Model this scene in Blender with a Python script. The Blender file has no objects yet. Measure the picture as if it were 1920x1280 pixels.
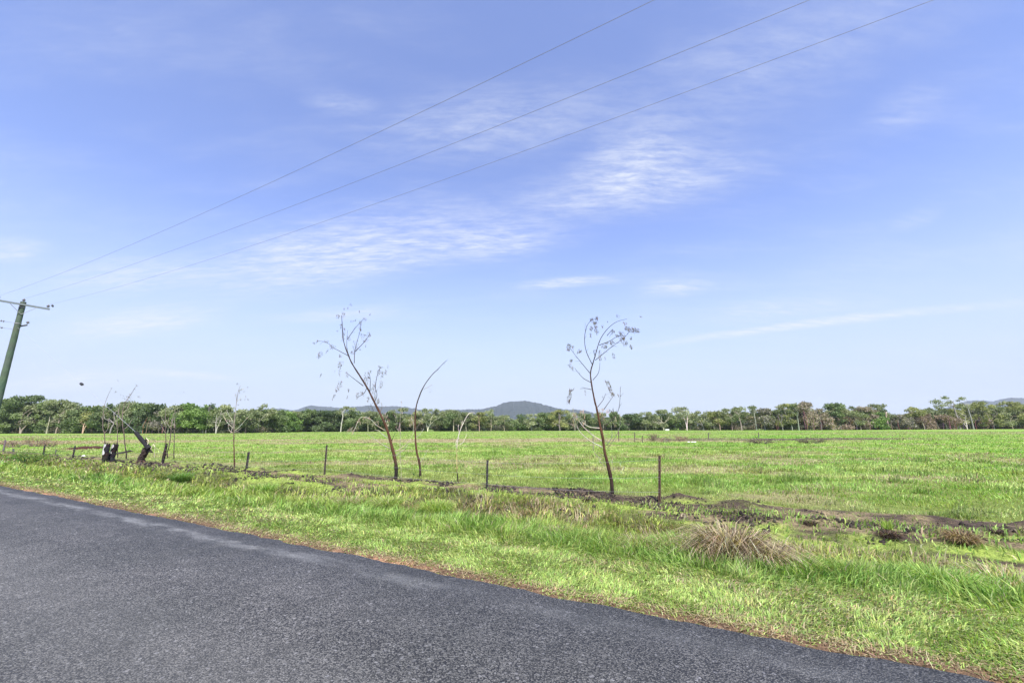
import bpy, math, random
import numpy as np
from mathutils import Vector, Matrix
C = bpy.context.scene.collection
scene = bpy.context.scene
R = math.radians

# ------------------------------------------------------------------ camera
F, PITCH, ROLL, H = 760.0, math.atan(162/760), R(0.22), 1.6
cp, sp, cr, sr = math.cos(PITCH), math.sin(PITCH), math.cos(ROLL), math.sin(ROLL)
right0, up0, fwd = Vector((1, 0, 0)), Vector((0, -sp, cp)), Vector((0, cp, sp))
right = right0*cr - up0*sr
up = right0*sr + up0*cr
cam_d = bpy.data.cameras.new('camera'); cam = bpy.data.objects.new('camera', cam_d); C.objects.link(cam)
cam_d.sensor_width = 36; cam_d.lens = 36*F/1920; cam_d.clip_start = 0.05; cam_d.clip_end = 20000
m = Matrix.Identity(4)
for i in range(3):
    m[i][0] = right[i]; m[i][1] = up[i]; m[i][2] = -fwd[i]
m[2][3] = H
cam.matrix_world = m
scene.camera = cam
scene.render.resolution_x = 1024; scene.render.resolution_y = 682

def ray(px, py):
    r = right*(px-960) + up*(640-py) + fwd*F
    return r
def G(px, py, z=0.0):                       # ground point seen at a pixel of the photograph
    r = ray(px, py); t = (z-H)/r.z
    return Vector((r.x*t, r.y*t, z))
def P(px, py, Y):                           # point at depth Y
    r = ray(px, py); t = Y/r.y
    return Vector((r.x*t, Y, H+r.z*t))
AZ = math.atan2(.465, .885)
NX, NY = math.sin(AZ), math.cos(AZ)         # across the road, away from the camera
DX, DY = -math.cos(AZ), math.sin(AZ)        # along the road, to the far left
def uv2w(u, v): return u*DX+v*NX, u*DY+v*NY
def w2uv(x, y): return x*DX+y*DY, x*NX+y*NY

# ------------------------------------------------------------------ light, sky
SUN_EL, SUN_AZ = R(58), R(168)              # azimuth clockwise from the view direction (+Y)
sun_d = bpy.data.lights.new('sun', 'SUN'); sun = bpy.data.objects.new('sun', sun_d); C.objects.link(sun)
sun_d.energy = 4.2; sun_d.angle = R(0.53); sun_d.color = (1, .955, .88)
sdir = Vector((math.sin(SUN_AZ)*math.cos(SUN_EL), math.cos(SUN_AZ)*math.cos(SUN_EL), math.sin(SUN_EL)))
sun.rotation_euler = (-sdir).to_track_quat('-Z', 'Y').to_euler()
scene.view_settings.view_transform = 'Standard'; scene.view_settings.look = 'None'
scene.view_settings.exposure = 1.1; scene.view_settings.gamma = 1

class NT:                                   # small node-tree helper
    def __init__(s, tree): s.t = tree; s.n = tree.nodes; s.l = tree.links
    def new(s, typ, **kw):
        n = s.n.new(typ)
        for k, v in kw.items(): setattr(n, k, v)
        return n
    def put(s, sock, v):
        if isinstance(v, bpy.types.NodeSocket): s.l.new(v, sock)
        elif v is not None:
            sock.default_value = v
    def math(s, op, a, b=None, c=None, clamp=False):
        n = s.new('ShaderNodeMath', operation=op, use_clamp=clamp)
        s.put(n.inputs[0], a)
        if b is not None: s.put(n.inputs[1], b)
        if c is not None: s.put(n.inputs[2], c)
        return n.outputs[0]
    def ramp(s, x, a, b, lo=0.0, hi=1.0, smooth=True):
        n = s.new('ShaderNodeMapRange', interpolation_type='SMOOTHSTEP' if smooth else 'LINEAR')
        s.put(n.inputs[0], x); s.put(n.inputs[1], a); s.put(n.inputs[2], b); s.put(n.inputs[3], lo); s.put(n.inputs[4], hi)
        return n.outputs[0]
    def noise(s, vec, scale, detail=3, rough=.5, dist=0.0):
        n = s.new('ShaderNodeTexNoise'); s.put(n.inputs['Vector'], vec)
        n.inputs['Scale'].default_value = scale; n.inputs['Detail'].default_value = detail
        n.inputs['Roughness'].default_value = rough; n.inputs['Distortion'].default_value = dist
        return n.outputs['Fac']
    def mix(s, f, a, b, typ='MIX'):
        n = s.new('ShaderNodeMix', data_type='RGBA', blend_type=typ)
        s.put(n.inputs[0], f); s.put(n.inputs[6], c4(a)); s.put(n.inputs[7], c4(b))
        return n.outputs[2]
    def mapping(s, vec, loc=(0,0,0), rot=(0,0,0), scl=(1,1,1), typ='POINT'):
        n = s.new('ShaderNodeMapping', vector_type=typ); s.put(n.inputs[0], vec)
        n.inputs[1].default_value = loc; n.inputs[2].default_value = rot; n.inputs[3].default_value = scl
        return n.outputs[0]
def c4(c): return (*c, 1) if isinstance(c, tuple) and len(c) == 3 else c

world = bpy.data.worlds.new('World'); scene.world = world; world.use_nodes = True
w = NT(world.node_tree); w.n.clear()
sky = w.new('ShaderNodeTexSky', sky_type='NISHITA', sun_disc=False)
sky.sun_elevation = SUN_EL; sky.sun_rotation = SUN_AZ
sky.altitude = 0; sky.air_density = 1.0; sky.dust_density = 0.3; sky.ozone_density = 6.0
CLOUDS = [  # pixel ends, half width, strength
 (340,528,1140,412,95,.62),(960,385,1480,305,88,.60),(800,470,1090,446,36,.42),(1080,350,1330,225,80,.40),(350,560,800,455,90,.35),
 (560,185,730,205,30,.30),(1150,660,2080,552,20,1.0),(955,535,1180,522,13,.8),(90,635,430,575,36,.9),
 (1600,225,1800,180,45,.22),(650,290,1250,190,95,.36),(1150,200,1750,80,150,.20),(-40,490,90,450,34,.7),
 (1180,548,1350,535,20,.6),(1660,418,1770,405,24,.28),(230,694,460,711,9,.9),(1250,600,1700,560,30,.4),
 (60,540,420,500,46,.55),(480,600,800,580,18,.5),(1500,480,1800,500,40,.14),(-20,740,320,690,30,.6)]
tc = w.new('ShaderNodeTexCoord')
sep = w.new('ShaderNodeSeparateXYZ'); w.l.new(tc.outputs['Generated'], sep.inputs[0])
K0 = 0.16
den = w.math('ADD', w.math('MAXIMUM', sep.outputs[2], 0.0), K0)
cmb = w.new('ShaderNodeCombineXYZ')
w.l.new(w.math('DIVIDE', sep.outputs[0], den), cmb.inputs[0]); w.l.new(w.math('DIVIDE', sep.outputs[1], den), cmb.inputs[1])
plane = cmb.outputs[0]
def skyP(px, py):
    d = ray(px, py).normalized(); return Vector((d.x/(d.z+K0), d.y/(d.z+K0), 0))
warp = w.new('ShaderNodeTexNoise'); w.l.new(plane, warp.inputs['Vector']); warp.inputs['Scale'].default_value = 3.2; warp.inputs['Detail'].default_value = 5
wv = w.new('ShaderNodeVectorMath', operation='MULTIPLY_ADD')
w.l.new(warp.outputs['Color'], wv.inputs[0]); wv.inputs[1].default_value = (.07,.07,0); w.l.new(plane, wv.inputs[2])
sh = w.new('ShaderNodeVectorMath', operation='SUBTRACT'); w.l.new(wv.outputs[0], sh.inputs[0]); sh.inputs[1].default_value = (.035,.035,0)
pw = sh.outputs[0]
total = None
for (x0,y0,x1,y1,hw,st) in CLOUDS:
    a, b = skyP(x0,y0), skyP(x1,y1); mid = (a+b)/2; ax = b-a; L = ax.length/2
    q = skyP((x0+x1)/2, (y0+y1)/2-hw); nrm = Vector((-ax.y, ax.x, 0)).normalized(); W = abs((q-mid).dot(nrm))
    mp = w.mapping(pw, tuple(mid), (0,0,math.atan2(ax.y, ax.x)), (L*1.15, max(W,.01)*1.3, 1), 'TEXTURE')
    ln = w.new('ShaderNodeVectorMath', operation='LENGTH'); w.l.new(mp, ln.inputs[0])
    mk = w.math('MULTIPLY', w.ramp(ln.outputs['Value'], 1.05, 0.0), st)
    total = mk if total is None else w.math('ADD', total, mk)
fibre = w.noise(w.mapping(pw, (0,0,0), (0,0,R(18)), (1.5,7,1)), 4.5, 10, .70, .12)
fibre2 = w.noise(w.mapping(pw, (7,3,0), (0,0,R(52)), (1.8,6,1)), 5.0, 9, .68, .1)
fibre = w.math('ADD', w.math('MULTIPLY', fibre, .62), w.math('MULTIPLY', fibre2, .38))
puff = w.noise(w.mapping(plane, (3,1,0), (0,0,R(-20)), (1,2.2,1)), 9, 6, .65, .4)
fm = w.math('MULTIPLY', w.ramp(fibre, .33, .68), w.ramp(puff, .25, .65, .45, 1))
veil = w.math('MULTIPLY', w.ramp(w.noise(w.mapping(pw, (5,2,0), (0,0,R(30)), (.8,2.5,1)), 2.0, 5, .6), .42, .75), .16)
cl = w.math('ADD', w.math('MULTIPLY', total, w.math('MULTIPLY_ADD', fm, .95, .10)), w.math('MULTIPLY', veil, w.math('MULTIPLY_ADD', fm, .7, .3)), clamp=True)
tint = w.mix(1.0, sky.outputs[0], (1.03, .89, 1.05), 'MULTIPLY')
tint = w.mix(w.ramp(sep.outputs[2], .48, .0, .13, 1.0), tint, (2.36, 2.72, 3.36))     # pale air towards the horizon
skyc = w.mix(w.math('MULTIPLY', cl, 1.35, clamp=True), tint, (3.05, 3.25, 3.75))
bg = w.new('ShaderNodeBackground'); w.l.new(skyc, bg.inputs[0]); bg.inputs[1].default_value = 0.13
wo = w.new('ShaderNodeOutputWorld'); w.l.new(bg.outputs[0], wo.inputs[0])

# ------------------------------------------------------------------ helpers
def tag(o, label=None, cat=None, group=None, kind=None):
    if label: o['label'] = label
    if cat: o['category'] = cat
    if group: o['group'] = group
    if kind: o['kind'] = kind
    return o
def npmesh(name, verts, faces_list, mat, parent=None, cols=None, smooth=False):
    """faces_list: list of (n,k) int arrays"""
    me = bpy.data.meshes.new(name)
    verts = np.asarray(verts, dtype=np.float32)
    me.vertices.add(len(verts)); me.vertices.foreach_set('co', verts.ravel())
    tot = np.concatenate([np.full(len(f), f.shape[1]) for f in faces_list]).astype(np.int32)
    idx = np.concatenate([f.ravel() for f in faces_list]).astype(np.int32)
    st = np.concatenate([[0], np.cumsum(tot)[:-1]]).astype(np.int32)
    me.loops.add(len(idx)); me.loops.foreach_set('vertex_index', idx)
    me.polygons.add(len(tot)); me.polygons.foreach_set('loop_start', st); me.polygons.foreach_set('loop_total', tot)
    if smooth: me.polygons.foreach_set('use_smooth', np.ones(len(tot), dtype=bool))
    me.update(calc_edges=True)
    if cols is not None:
        at = me.color_attributes.new('Col', 'FLOAT_COLOR', 'POINT')
        c = np.ones((len(verts), 4), dtype=np.float32); c[:, :3] = cols
        at.data.foreach_set('color', c.ravel())
    me.materials.append(mat)
    o = bpy.data.objects.new(name, me); C.objects.link(o)
    if parent: o.parent = parent; o.matrix_parent_inverse = parent.matrix_world.inverted()
    return o
class MB:                                   # collects tubes, boxes, leaves in world space, then links them as ONE mesh
    def __init__(s): s.v = []; s.f = []; s.c = []
    def tube(s, pts, rad, n=8, cap=True, col=(1,1,1), wob=0.0, rng=random):
        pts = [Vector(p) for p in pts]
        if not hasattr(rad, '__len__'): rad = [rad]*len(pts)
        b = len(s.v); prev = None
        for i, p in enumerate(pts):
            d = (pts[min(i+1, len(pts)-1)]-pts[max(i-1, 0)]).normalized()
            if prev is None:
                x = d.orthogonal().normalized()
            else:
                x = (prev - d*prev.dot(d)).normalized()
            prev = x; y = d.cross(x)
            for k in range(n):
                a = 2*math.pi*k/n; r = rad[i]*(1+wob*(rng.random()-.5))
                s.v.append(p + (x*math.cos(a)+y*math.sin(a))*r); s.c.append(col[i] if isinstance(col, list) else col)
        for i in range(len(pts)-1):
            for k in range(n):
                s.f.append((b+i*n+k, b+i*n+(k+1) % n, b+(i+1)*n+(k+1) % n, b+(i+1)*n+k))
        if cap:
            s.f.append(tuple(b+k for k in range(n))[::-1]); e = b+(len(pts)-1)*n; s.f.append(tuple(e+k for k in range(n)))
    def box(s, c, ax, ay, az, col=(1,1,1)):
        b = len(s.v); c = Vector(c)
        for i in (-1, 1):
            for j in (-1, 1):
                for k in (-1, 1): s.v.append(c+Vector(ax)*i+Vector(ay)*j+Vector(az)*k); s.c.append(col)
        for q in ((0,1,3,2),(4,6,7,5),(0,4,5,1),(2,3,7,6),(0,2,6,4),(1,5,7,3)): s.f.append(tuple(b+i for i in q))
    def leaf(s, p, d, w_, col, bend=0.0):
        p = Vector(p); d = Vector(d); side = d.cross(Vector((random.gauss(0,1), random.gauss(0,1), random.gauss(0,1))))
        side = side.normalized()*w_ if side.length > 1e-6 else Vector((w_,0,0)); b = len(s.v)
        m_ = p+d*.5+Vector((0,0,bend))
        s.v += [p, m_-side, p+d, m_+side]; s.c += [col]*4; s.f.append((b, b+1, b+2, b+3))
    def build(s, name, mat, parent=None, smooth=False):
        me = bpy.data.meshes.new(name); off = Vector((0,0,0))
        if parent is not None: off = parent_loc(parent)
        me.from_pydata([tuple(v-off) for v in s.v], [], s.f)
        at = me.color_attributes.new('Col', 'FLOAT_COLOR', 'POINT')
        at.data.foreach_set('color', np.array([(*c, 1) for c in s.c], dtype=np.float32).ravel())
        if smooth: me.polygons.foreach_set('use_smooth', [True]*len(me.polygons))
        me.materials.append(mat); me.update()
        o = bpy.data.objects.new(name, me); C.objects.link(o)
        if parent is not None: o.parent = parent
        return o
def parent_loc(o):
    v = Vector((0,0,0))
    while o is not None: v += o.location; o = o.parent
    return v
def empty(name, loc, label, cat, group=None):
    o = bpy.data.objects.new(name, None); C.objects.link(o); o.location = loc; o.empty_display_size = .2
    return tag(o, label, cat, group)

def vnoise(x, y, seed=0):                   # value noise, numpy
    x = np.asarray(x, dtype=np.float64); y = np.asarray(y, dtype=np.float64)
    xi = np.floor(x); yi = np.floor(y); fx = x-xi; fy = y-yi
    fx = fx*fx*(3-2*fx); fy = fy*fy*(3-2*fy)
    def h(a, b):
        q = np.sin(a*127.1+b*311.7+seed*74.7)*43758.5453; return q-np.floor(q)
    return (h(xi,yi)*(1-fx)+h(xi+1,yi)*fx)*(1-fy)+(h(xi,yi+1)*(1-fx)+h(xi+1,yi+1)*fx)*fy
def fbm(x, y, seed=0, o=4):
    s_ = 0; a = .5; t = 0
    for i in range(o):
        s_ = s_+a*vnoise(x*2**i, y*2**i, seed+i*13); t += a; a *= .5
    return s_/t
def sst(a, b, x):
    t = np.clip((x-a)/(b-a), 0, 1); return t*t*(3-2*t)
def lerp(a, b, t):
    a = np.asarray(a, dtype=float); b = np.asarray(b, dtype=float); t = np.asarray(t)[..., None]
    return a*(1-t)+b*t

# ------------------------------------------------------------------ materials
def attr_mat(name, rough=.8, trans=0.0, spec=.2, grain=0.0, gscale=30, bump=0.0, bscale=40):
    mt = bpy.data.materials.new(name); mt.use_nodes = True; t = NT(mt.node_tree); t.n.clear()
    a = t.new('ShaderNodeAttribute', attribute_name='Col'); col = a.outputs['Color']
    geo = t.new('ShaderNodeNewGeometry')
    if grain:
        nz = t.noise(geo.outputs['Position'], gscale, 4, .6)
        col = t.mix(1.0, col, t.mix(nz, (1-grain,)*3, (1+grain,)*3), 'MULTIPLY')
    pb = t.new('ShaderNodeBsdfPrincipled'); t.put(pb.inputs['Base Color'], col)
    pb.inputs['Roughness'].default_value = rough; pb.inputs['Specular IOR Level'].default_value = spec
    if bump:
        bn = t.new('ShaderNodeBump'); bn.inputs['Strength'].default_value = bump; bn.inputs['Distance'].default_value = .02
        t.l.new(t.noise(geo.outputs['Position'], bscale, 5, .65), bn.inputs['Height']); t.l.new(bn.outputs[0], pb.inputs['Normal'])
    out = t.new('ShaderNodeOutputMaterial'); res = pb.outputs[0]
    if trans:
        tr = t.new('ShaderNodeBsdfTranslucent'); t.put(tr.inputs[0], t.mix(1.0, col, (1.1, 1.25, .5), 'MULTIPLY'))
        mx = t.new('ShaderNodeMixShader'); mx.inputs[0].default_value = trans
        t.l.new(pb.outputs[0], mx.inputs[1]); t.l.new(tr.outputs[0], mx.inputs[2]); res = mx.outputs[0]
    t.l.new(res, out.inputs[0]); return mt
M_grass = attr_mat('grass_blade', .55, .35, .35)
M_leaf = attr_mat('tree_leaf', .6, .3, .25)
M_dead = attr_mat('dead_leaf', .8, .3, .15)
M_bark = attr_mat('bark', .85, 0, .2, .45, 45, .8, 60)
M_far_bark = attr_mat('pale_bark', .8, 0, .2, .3, 2)
M_metal = attr_mat('weathered_metal', .55, 0, .5, .35, 60, .3, 90)
M_wood = attr_mat('weathered_timber', .85, 0, .2, .45, 22, .6, 35)
M_plain = attr_mat('painted', .6, 0, .4, .15, 8)
M_clod = attr_mat('burnt_soil', .95, 0, .1, .5, 60, 1.0, 60)

# ground: vertex macro colour x fine grain
M_ground = bpy.data.materials.new('ground_soil'); M_ground.use_nodes = True
t = NT(M_ground.node_tree); t.n.clear()
a = t.new('ShaderNodeAttribute', attribute_name='Col'); geo = t.new('ShaderNodeNewGeometry'); pos = geo.outputs['Position']
n1 = t.noise(pos, 14, 6, .7); n2 = t.noise(pos, 90, 3, .6); n3 = t.noise(pos, .9, 5, .6)
g1 = t.mix(t.ramp(n1, .3, .7), (.55,.55,.55), (1.4,1.35,1.3)); g2 = t.mix(t.ramp(n2, .3, .7), (.6,.6,.6), (1.35,1.35,1.35))
g3 = t.mix(n3, (.8,.82,.8), (1.2,1.18,1.2))
col = t.mix(1.0, t.mix(1.0, t.mix(1.0, a.outputs['Color'], g1, 'MULTIPLY'), g2, 'MULTIPLY'), g3, 'MULTIPLY')
pb = t.new('ShaderNodeBsdfPrincipled'); t.put(pb.inputs['Base Color'], col); pb.inputs['Roughness'].default_value = .95; pb.inputs['Specular IOR Level'].default_value = .1
bn = t.new('ShaderNodeBump'); bn.inputs['Strength'].default_value = .9; bn.inputs['Distance'].default_value = .03
t.l.new(t.math('ADD', n1, t.math('MULTIPLY', n2, .35)), bn.inputs['Height']); t.l.new(bn.outputs[0], pb.inputs['Normal'])
o_ = t.new('ShaderNodeOutputMaterial'); t.l.new(pb.outputs[0], o_.inputs[0])

# road: chip seal
M_road = bpy.data.materials.new('chip_seal'); M_road.use_nodes = True
t = NT(M_road.node_tree); t.n.clear(); geo = t.new('ShaderNodeNewGeometry'); pos = geo.outputs['Position']
rot = t.mapping(pos, (0,0,0), (0,0,AZ), (1,1,1))           # x along the road, y across
sx = t.new('ShaderNodeSeparateXYZ'); t.l.new(rot, sx.inputs[0]); vv = sx.outputs[1]
vo = t.new('ShaderNodeTexVoronoi'); t.l.new(pos, vo.inputs['Vector']); vo.inputs['Scale'].default_value = 92
vo2 = t.new('ShaderNodeTexVoronoi'); t.l.new(pos, vo2.inputs['Vector']); vo2.inputs['Scale'].default_value = 58
stone = t.new('ShaderNodeSeparateColor'); t.l.new(vo.outputs['Color'], stone.inputs[0])
stone2 = t.new('ShaderNodeSeparateColor'); t.l.new(vo2.outputs['Color'], stone2.inputs[0])
base = t.mix(t.ramp(stone.outputs[0], .1, .95, 0, 1, False), (.022,.023,.023), (.150,.152,.152))
base = t.mix(t.ramp(vo.outputs['Distance'], .45, .75), base, (.010,.010,.013))
base = t.mix(t.math('MULTIPLY', t.ramp(stone2.outputs[1], .95, .99), .35), base, (.34,.35,.38))
mac = t.noise(rot, .55, 5, .6); mid_ = t.noise(rot, 3.5, 5, .65)
base = t.mix(1.0, base, t.mix(t.ramp(mac, .3, .7), (.82,.84,.86), (1.2,1.2,1.24)), 'MULTIPLY')
base = t.mix(1.0, base, t.mix(t.ramp(mid_, .3, .7), (.84,.84,.84), (1.16,1.16,1.16)), 'MULTIPLY')
# polished, paler wheel-side streak 0.4 m in from the edge: worn chips
wob = t.math('MULTIPLY_ADD', t.noise(rot, .5, 3, .5), .36, 3.50)
dist = t.math('ABSOLUTE', t.math('SUBTRACT', vv, wob))
strk = t.math('MULTIPLY', t.ramp(dist, .20, .02), t.ramp(t.noise(t.mapping(rot, (0,0,0), (0,0,0), (.5,1.6,1)), 2.2, 5, .7), .36, .68))
strk = t.math('MULTIPLY', strk, t.ramp(sx.outputs[0], -1.0, -7.0, .25, 1.0))
wear = t.math('MULTIPLY', strk, t.ramp(t.noise(pos, 60, 3, .7), .3, .6, .35, 1))
base = t.mix(t.math('MULTIPLY', wear, .62), base, (.40,.42,.44))
wheel = t.math('MULTIPLY', t.ramp(t.math('ABSOLUTE', t.math('SUBTRACT', vv, 1.6)), .9, .1), .22)
base = t.mix(wheel, base, (.120,.125,.128))
pb = t.new('ShaderNodeBsdfPrincipled'); t.put(pb.inputs['Base Color'], t.mix(1.0, base, (1.06,1.0,.90), 'MULTIPLY')); pb.inputs['Roughness'].default_value = .66; pb.inputs['Specular IOR Level'].default_value = .45
bn = t.new('ShaderNodeBump'); bn.inputs['Strength'].default_value = .9; bn.inputs['Distance'].default_value = .009
t.l.new(t.math('SUBTRACT', 1.0, vo.outputs['Distance']), bn.inputs['Height']); t.l.new(bn.outputs[0], pb.inputs['Normal'])
o_ = t.new('ShaderNodeOutputMaterial'); t.l.new(pb.outputs[0], o_.inputs[0])

# hills
M_hill = bpy.data.materials.new('forested_hill'); M_hill.use_nodes = True
t = NT(M_hill.node_tree); t.n.clear(); geo = t.new('ShaderNodeNewGeometry'); pos = geo.outputs['Position']
nA = t.noise(pos, .055, 5, .7); nB = t.noise(pos, .008, 5, .6)
hc = t.mix(t.ramp(nA, .35, .65), (.020,.030,.034), (.055,.068,.064))
hc = t.mix(t.math('MULTIPLY', t.ramp(nB, .66, .74), .0), hc, (.35,.33,.3))
pb = t.new('ShaderNodeBsdfPrincipled'); t.put(pb.inputs['Base Color'], hc); pb.inputs['Roughness'].default_value = .9; pb.inputs['Specular IOR Level'].default_value = .1
bn = t.new('ShaderNodeBump'); bn.inputs['Strength'].default_value = 1; bn.inputs['Distance'].default_value = 8
t.l.new(nA, bn.inputs['Height']); t.l.new(bn.outputs[0], pb.inputs['Normal'])
o_ = t.new('ShaderNodeOutputMaterial'); t.l.new(pb.outputs[0], o_.inputs[0])

# ------------------------------------------------------------------ ground
EDGE = 4.05
def edge_v(u): return EDGE + .10*(fbm(u*.9, 0*u, 5)-.5) + .10*(fbm(u*5, 0*u+3, 6)-.5)
def gh(x, y):
    u, v = w2uv(x, y)
    near = sst(60, 25, np.hypot(x, y))
    z = 0.10*(fbm(x*.06, y*.06, 1)-.5) + .06*near*(fbm(x*.5, y*.5, 2)-.5)
    out = sst(4.1, 4.6, v)
    z = z*out
    z = z - .22*sst(4.8, 6.9, v)*sst(8.7, 7.6, v)                      # shallow table drain in the verge
    strip = sst(8.2, 8.9, v)*sst(10.8, 10.2, v)
    z = z + strip*near*(.03+.13*(fbm(u*.8, v*1.6, 3)-.42) + .09*np.clip(fbm(u*3.5, v*3.5, 4)-.5, 0, 1))
    ridge = np.exp(-((v-9.95-.25*(fbm(u*.4, 0*u, 8)-.5))/.17)**2)
    z = z + ridge*near*.16*np.clip(fbm(u*1.7, v*2, 9)-.42, 0, 1)*1.8
    z = np.where(v < 4.12, np.minimum(z, -.012-.05*sst(4.12, 3.7, v)), z)
    back = sst(-4.0, -4.5, v)
    z = z*(1-back) + back*.0
    return z
def dry_fn(x, y):                            # where the paddock is dead or cut
    u, v = w2uv(x, y)
    n = fbm(x*.035, y*.10, 21); n2 = fbm(x*.25, y*.5, 22)
    yb = y - .02*x
    band = sst(44, 49, yb)*sst(70, 58, yb)
    side = sst(38, 14, x)                    # strong left of the right-hand sapling, then dark litter
    d = band*side*sst(.28, .55, n)*(.55+.6*n2)
    d2 = sst(78, 92, yb)*sst(135, 105, yb)*sst(.45, .62, fbm(x*.02, y*.06, 25))*.45
    d3 = .6*sst(.50, .70, fbm(x*.16, y*.3, 23))*sst(9, 12, v)
    return np.clip(d+d2+d3, 0, 1)
def litter_fn(x, y):                         # dark burnt debris line, right middle distance
    yb = y - .02*x
    return sst(49, 51, yb)*sst(63, 58, yb)*sst(13, 20, x)*sst(62, 45, x)*sst(.30, .5, fbm(x*.22, y*.4, 31))
def strip_fn(u, v):                          # burnt, graded strip along the fence
    e = .45*(fbm(u*.5, 0*u, 41)-.5)
    e2 = e-.9*sst(4, -1.5, u)-.5*sst(8, 9.5, u)*sst(16, 14, u)
    return sst(8.55+e2, 8.95+e2, v)*sst(10.55+e*.6, 10.15+e*.6, v)
def ground_col(x, y):
    u, v = w2uv(x, y)
    n = fbm(x*1.3, y*1.3, 51); nf = fbm(x*6, y*6, 52)
    c = lerp((.11,.11,.045), (.07,.10,.030), n)
    tall = sst(5.4, 6, v)*sst(8.6, 8, v)
    c = lerp(c, (.07,.08,.03), tall*.8)  # soil darkened under tall grass, shade of the gaps put into its colour
    pad = sst(10.2, 10.9, v)
    far = sst(15, 60, np.hypot(x, y))
    pc = lerp((.13,.17,.04), (.17,.29,.045), far)
    pc = lerp(pc, (.30,.25,.15), dry_fn(x, y)*.9)
    pc = lerp(pc, (.09,.07,.055), litter_fn(x, y))
    c = c*(1-pad[..., None])+pc*pad[..., None]
    st = strip_fn(u, v)
    burnt = lerp((.030,.024,.021), (.095,.072,.058), nf)
    litter = lerp((.12,.095,.065), (.23,.19,.11), nf)
    moss = lerp((.14,.19,.05), (.27,.36,.07), nf)
    bc = lerp((.30,.24,.16), (.16,.2,.06), n)
    bm = sst(.50, .60, fbm(u*.9, v*2.4, 53)); mm = sst(.46, .56, fbm(u*.45+9, v*1.7, 54))
    sc = litter*(1-bm[..., None])+burnt*bm[..., None]
    sc = sc*(1-mm[..., None])+moss*mm[..., None]
    rid = np.exp(-((v-9.98-.25*(fbm(u*.4, 0*u, 8)-.5))/.2)**2)*sst(.42, .6, fbm(u*1.2, 0*u, 9))
    sc = sc*(1-rid[..., None])+burnt*rid[..., None]
    c = c*(1-st[..., None])+sc*st[..., None]
    dirt = sst(4.38, 4.18, v)
    dn = .8*sst(.62, .74, fbm(u*.9, 0*u+.2, 55)+.3*(nf-.5)); dn2 = sst(4.42, 4.25, v)
    dc = lerp((.13,.085,.055), (.37,.215,.135), dn*dn2)
    c = c*(1-dirt[..., None])+dc*dirt[..., None]
    return c
def graded(lo, hi, fine0, fine1, d0, grow):
    xs = list(np.arange(fine0, fine1, d0)); d = d0; x = xs[-1]
    while x < hi: d *= grow; x += d; xs.append(min(x, hi))
    d = d0; x = fine0; pre = []
    while x > lo: d *= grow; x -= d; pre.append(max(x, lo))
    return np.array(pre[::-1]+xs)
gu = graded(-9000, 9000, -7, 22, .07, 1.035); gv = graded(-9000, 9000, 3.6, 12, .05, 1.04)
U, V = np.meshgrid(gu, gv, indexing='ij'); X, Y = uv2w(U, V)
Z = gh(X, Y)
vs = np.stack([X, Y, Z], -1).reshape(-1, 3)
nu, nv = len(gu), len(gv); ii = np.arange(nu*nv).reshape(nu, nv)
q = np.stack([ii[:-1, 1:], ii[1:, 1:], ii[1:, :-1], ii[:-1, :-1]], -1).reshape(-1, 4)
ground = npmesh('ground', vs, [q], M_ground, cols=ground_col(X, Y).reshape(-1, 3), smooth=True)
tag(ground, kind='structure')

# road: slightly crowned sheet with a ragged seal edge
ru = graded(-600, 900, -6, 40, .08, 1.05)
rows = []
for k, f in enumerate([-1, -1, -.6, -.2, .2, .6, 1, 1]):
    e = edge_v(ru) if f > 0 else edge_v(ru+300)
    v_ = f*e
    z_ = .035*(1-(v_/EDGE)**2)+.012
    if k == 0: v_ = v_-.02; z_ = z_-.06
    if k == 7: v_ = v_+.02; z_ = z_-.06
    x_, y_ = uv2w(ru, v_); rows.append(np.stack([x_, y_, z_+0*x_], -1))
rv = np.stack(rows, 1); n_, m_ = rv.shape[:2]; ii = np.arange(n_*m_).reshape(n_, m_)
q = np.stack([ii[:-1, 1:], ii[1:, 1:], ii[1:, :-1], ii[:-1, :-1]], -1).reshape(-1, 4)
tag(npmesh('road', rv.reshape(-1, 3), [q], M_road, smooth=False), kind='structure')

# ------------------------------------------------------------------ grass (stuff)
rg = np.random.default_rng(7)
def blades(name, x, y, h, wd, lean, cols, yaw=None, zoff=0.0, mat=None, segs=2, face_cam=.5):
    n = len(x); yaw = rg.uniform(0, 2*np.pi, n) if yaw is None else yaw
    z = gh(x, y)-.01+zoff
    dx, dy = np.cos(yaw), np.sin(yaw)
    # blade plane: partly random
    sa = rg.uniform(0, 2*np.pi, n); sx_, sy_ = np.cos(sa), np.sin(sa)
    hz = h*np.sqrt(np.clip(1-.55*np.clip(lean, 0, 1)**2, .1, 1))
    P0 = np.stack([x, y, z], -1)
    S = np.stack([sx_*wd*.5, sy_*wd*.5, 0*x], -1)
    M1 = P0+np.stack([dx*lean*h*.30, dy*lean*h*.30, hz*.62], -1)
    T = P0+np.stack([dx*lean*h, dy*lean*h, hz*(1-.25*np.clip(lean, 0, 1.2))], -1)
    V5 = np.stack([P0-S, P0+S, M1+S*.8, M1-S*.8, T], 1).reshape(-1, 3)
    b = np.arange(n)[:, None]*5
    quads = b+np.array([[0, 1, 2, 3]]); tris = b+np.array([[3, 2, 4]])
    return tag(npmesh(name, V5, [quads, tris], mat or M_grass, cols=np.repeat(cols, 5, 0)), kind='stuff')
def scatter(n, r0, r1, amax=63, amin=-60):
    """density falls with distance (about 1/r^2)"""
    r = r0*np.exp(rg.uniform(0, 1, n)*np.log(r1/r0)); a_ = R(1)*rg.uniform(amin, amax, n)
    return r*np.sin(a_), r*np.cos(a_)
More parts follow.
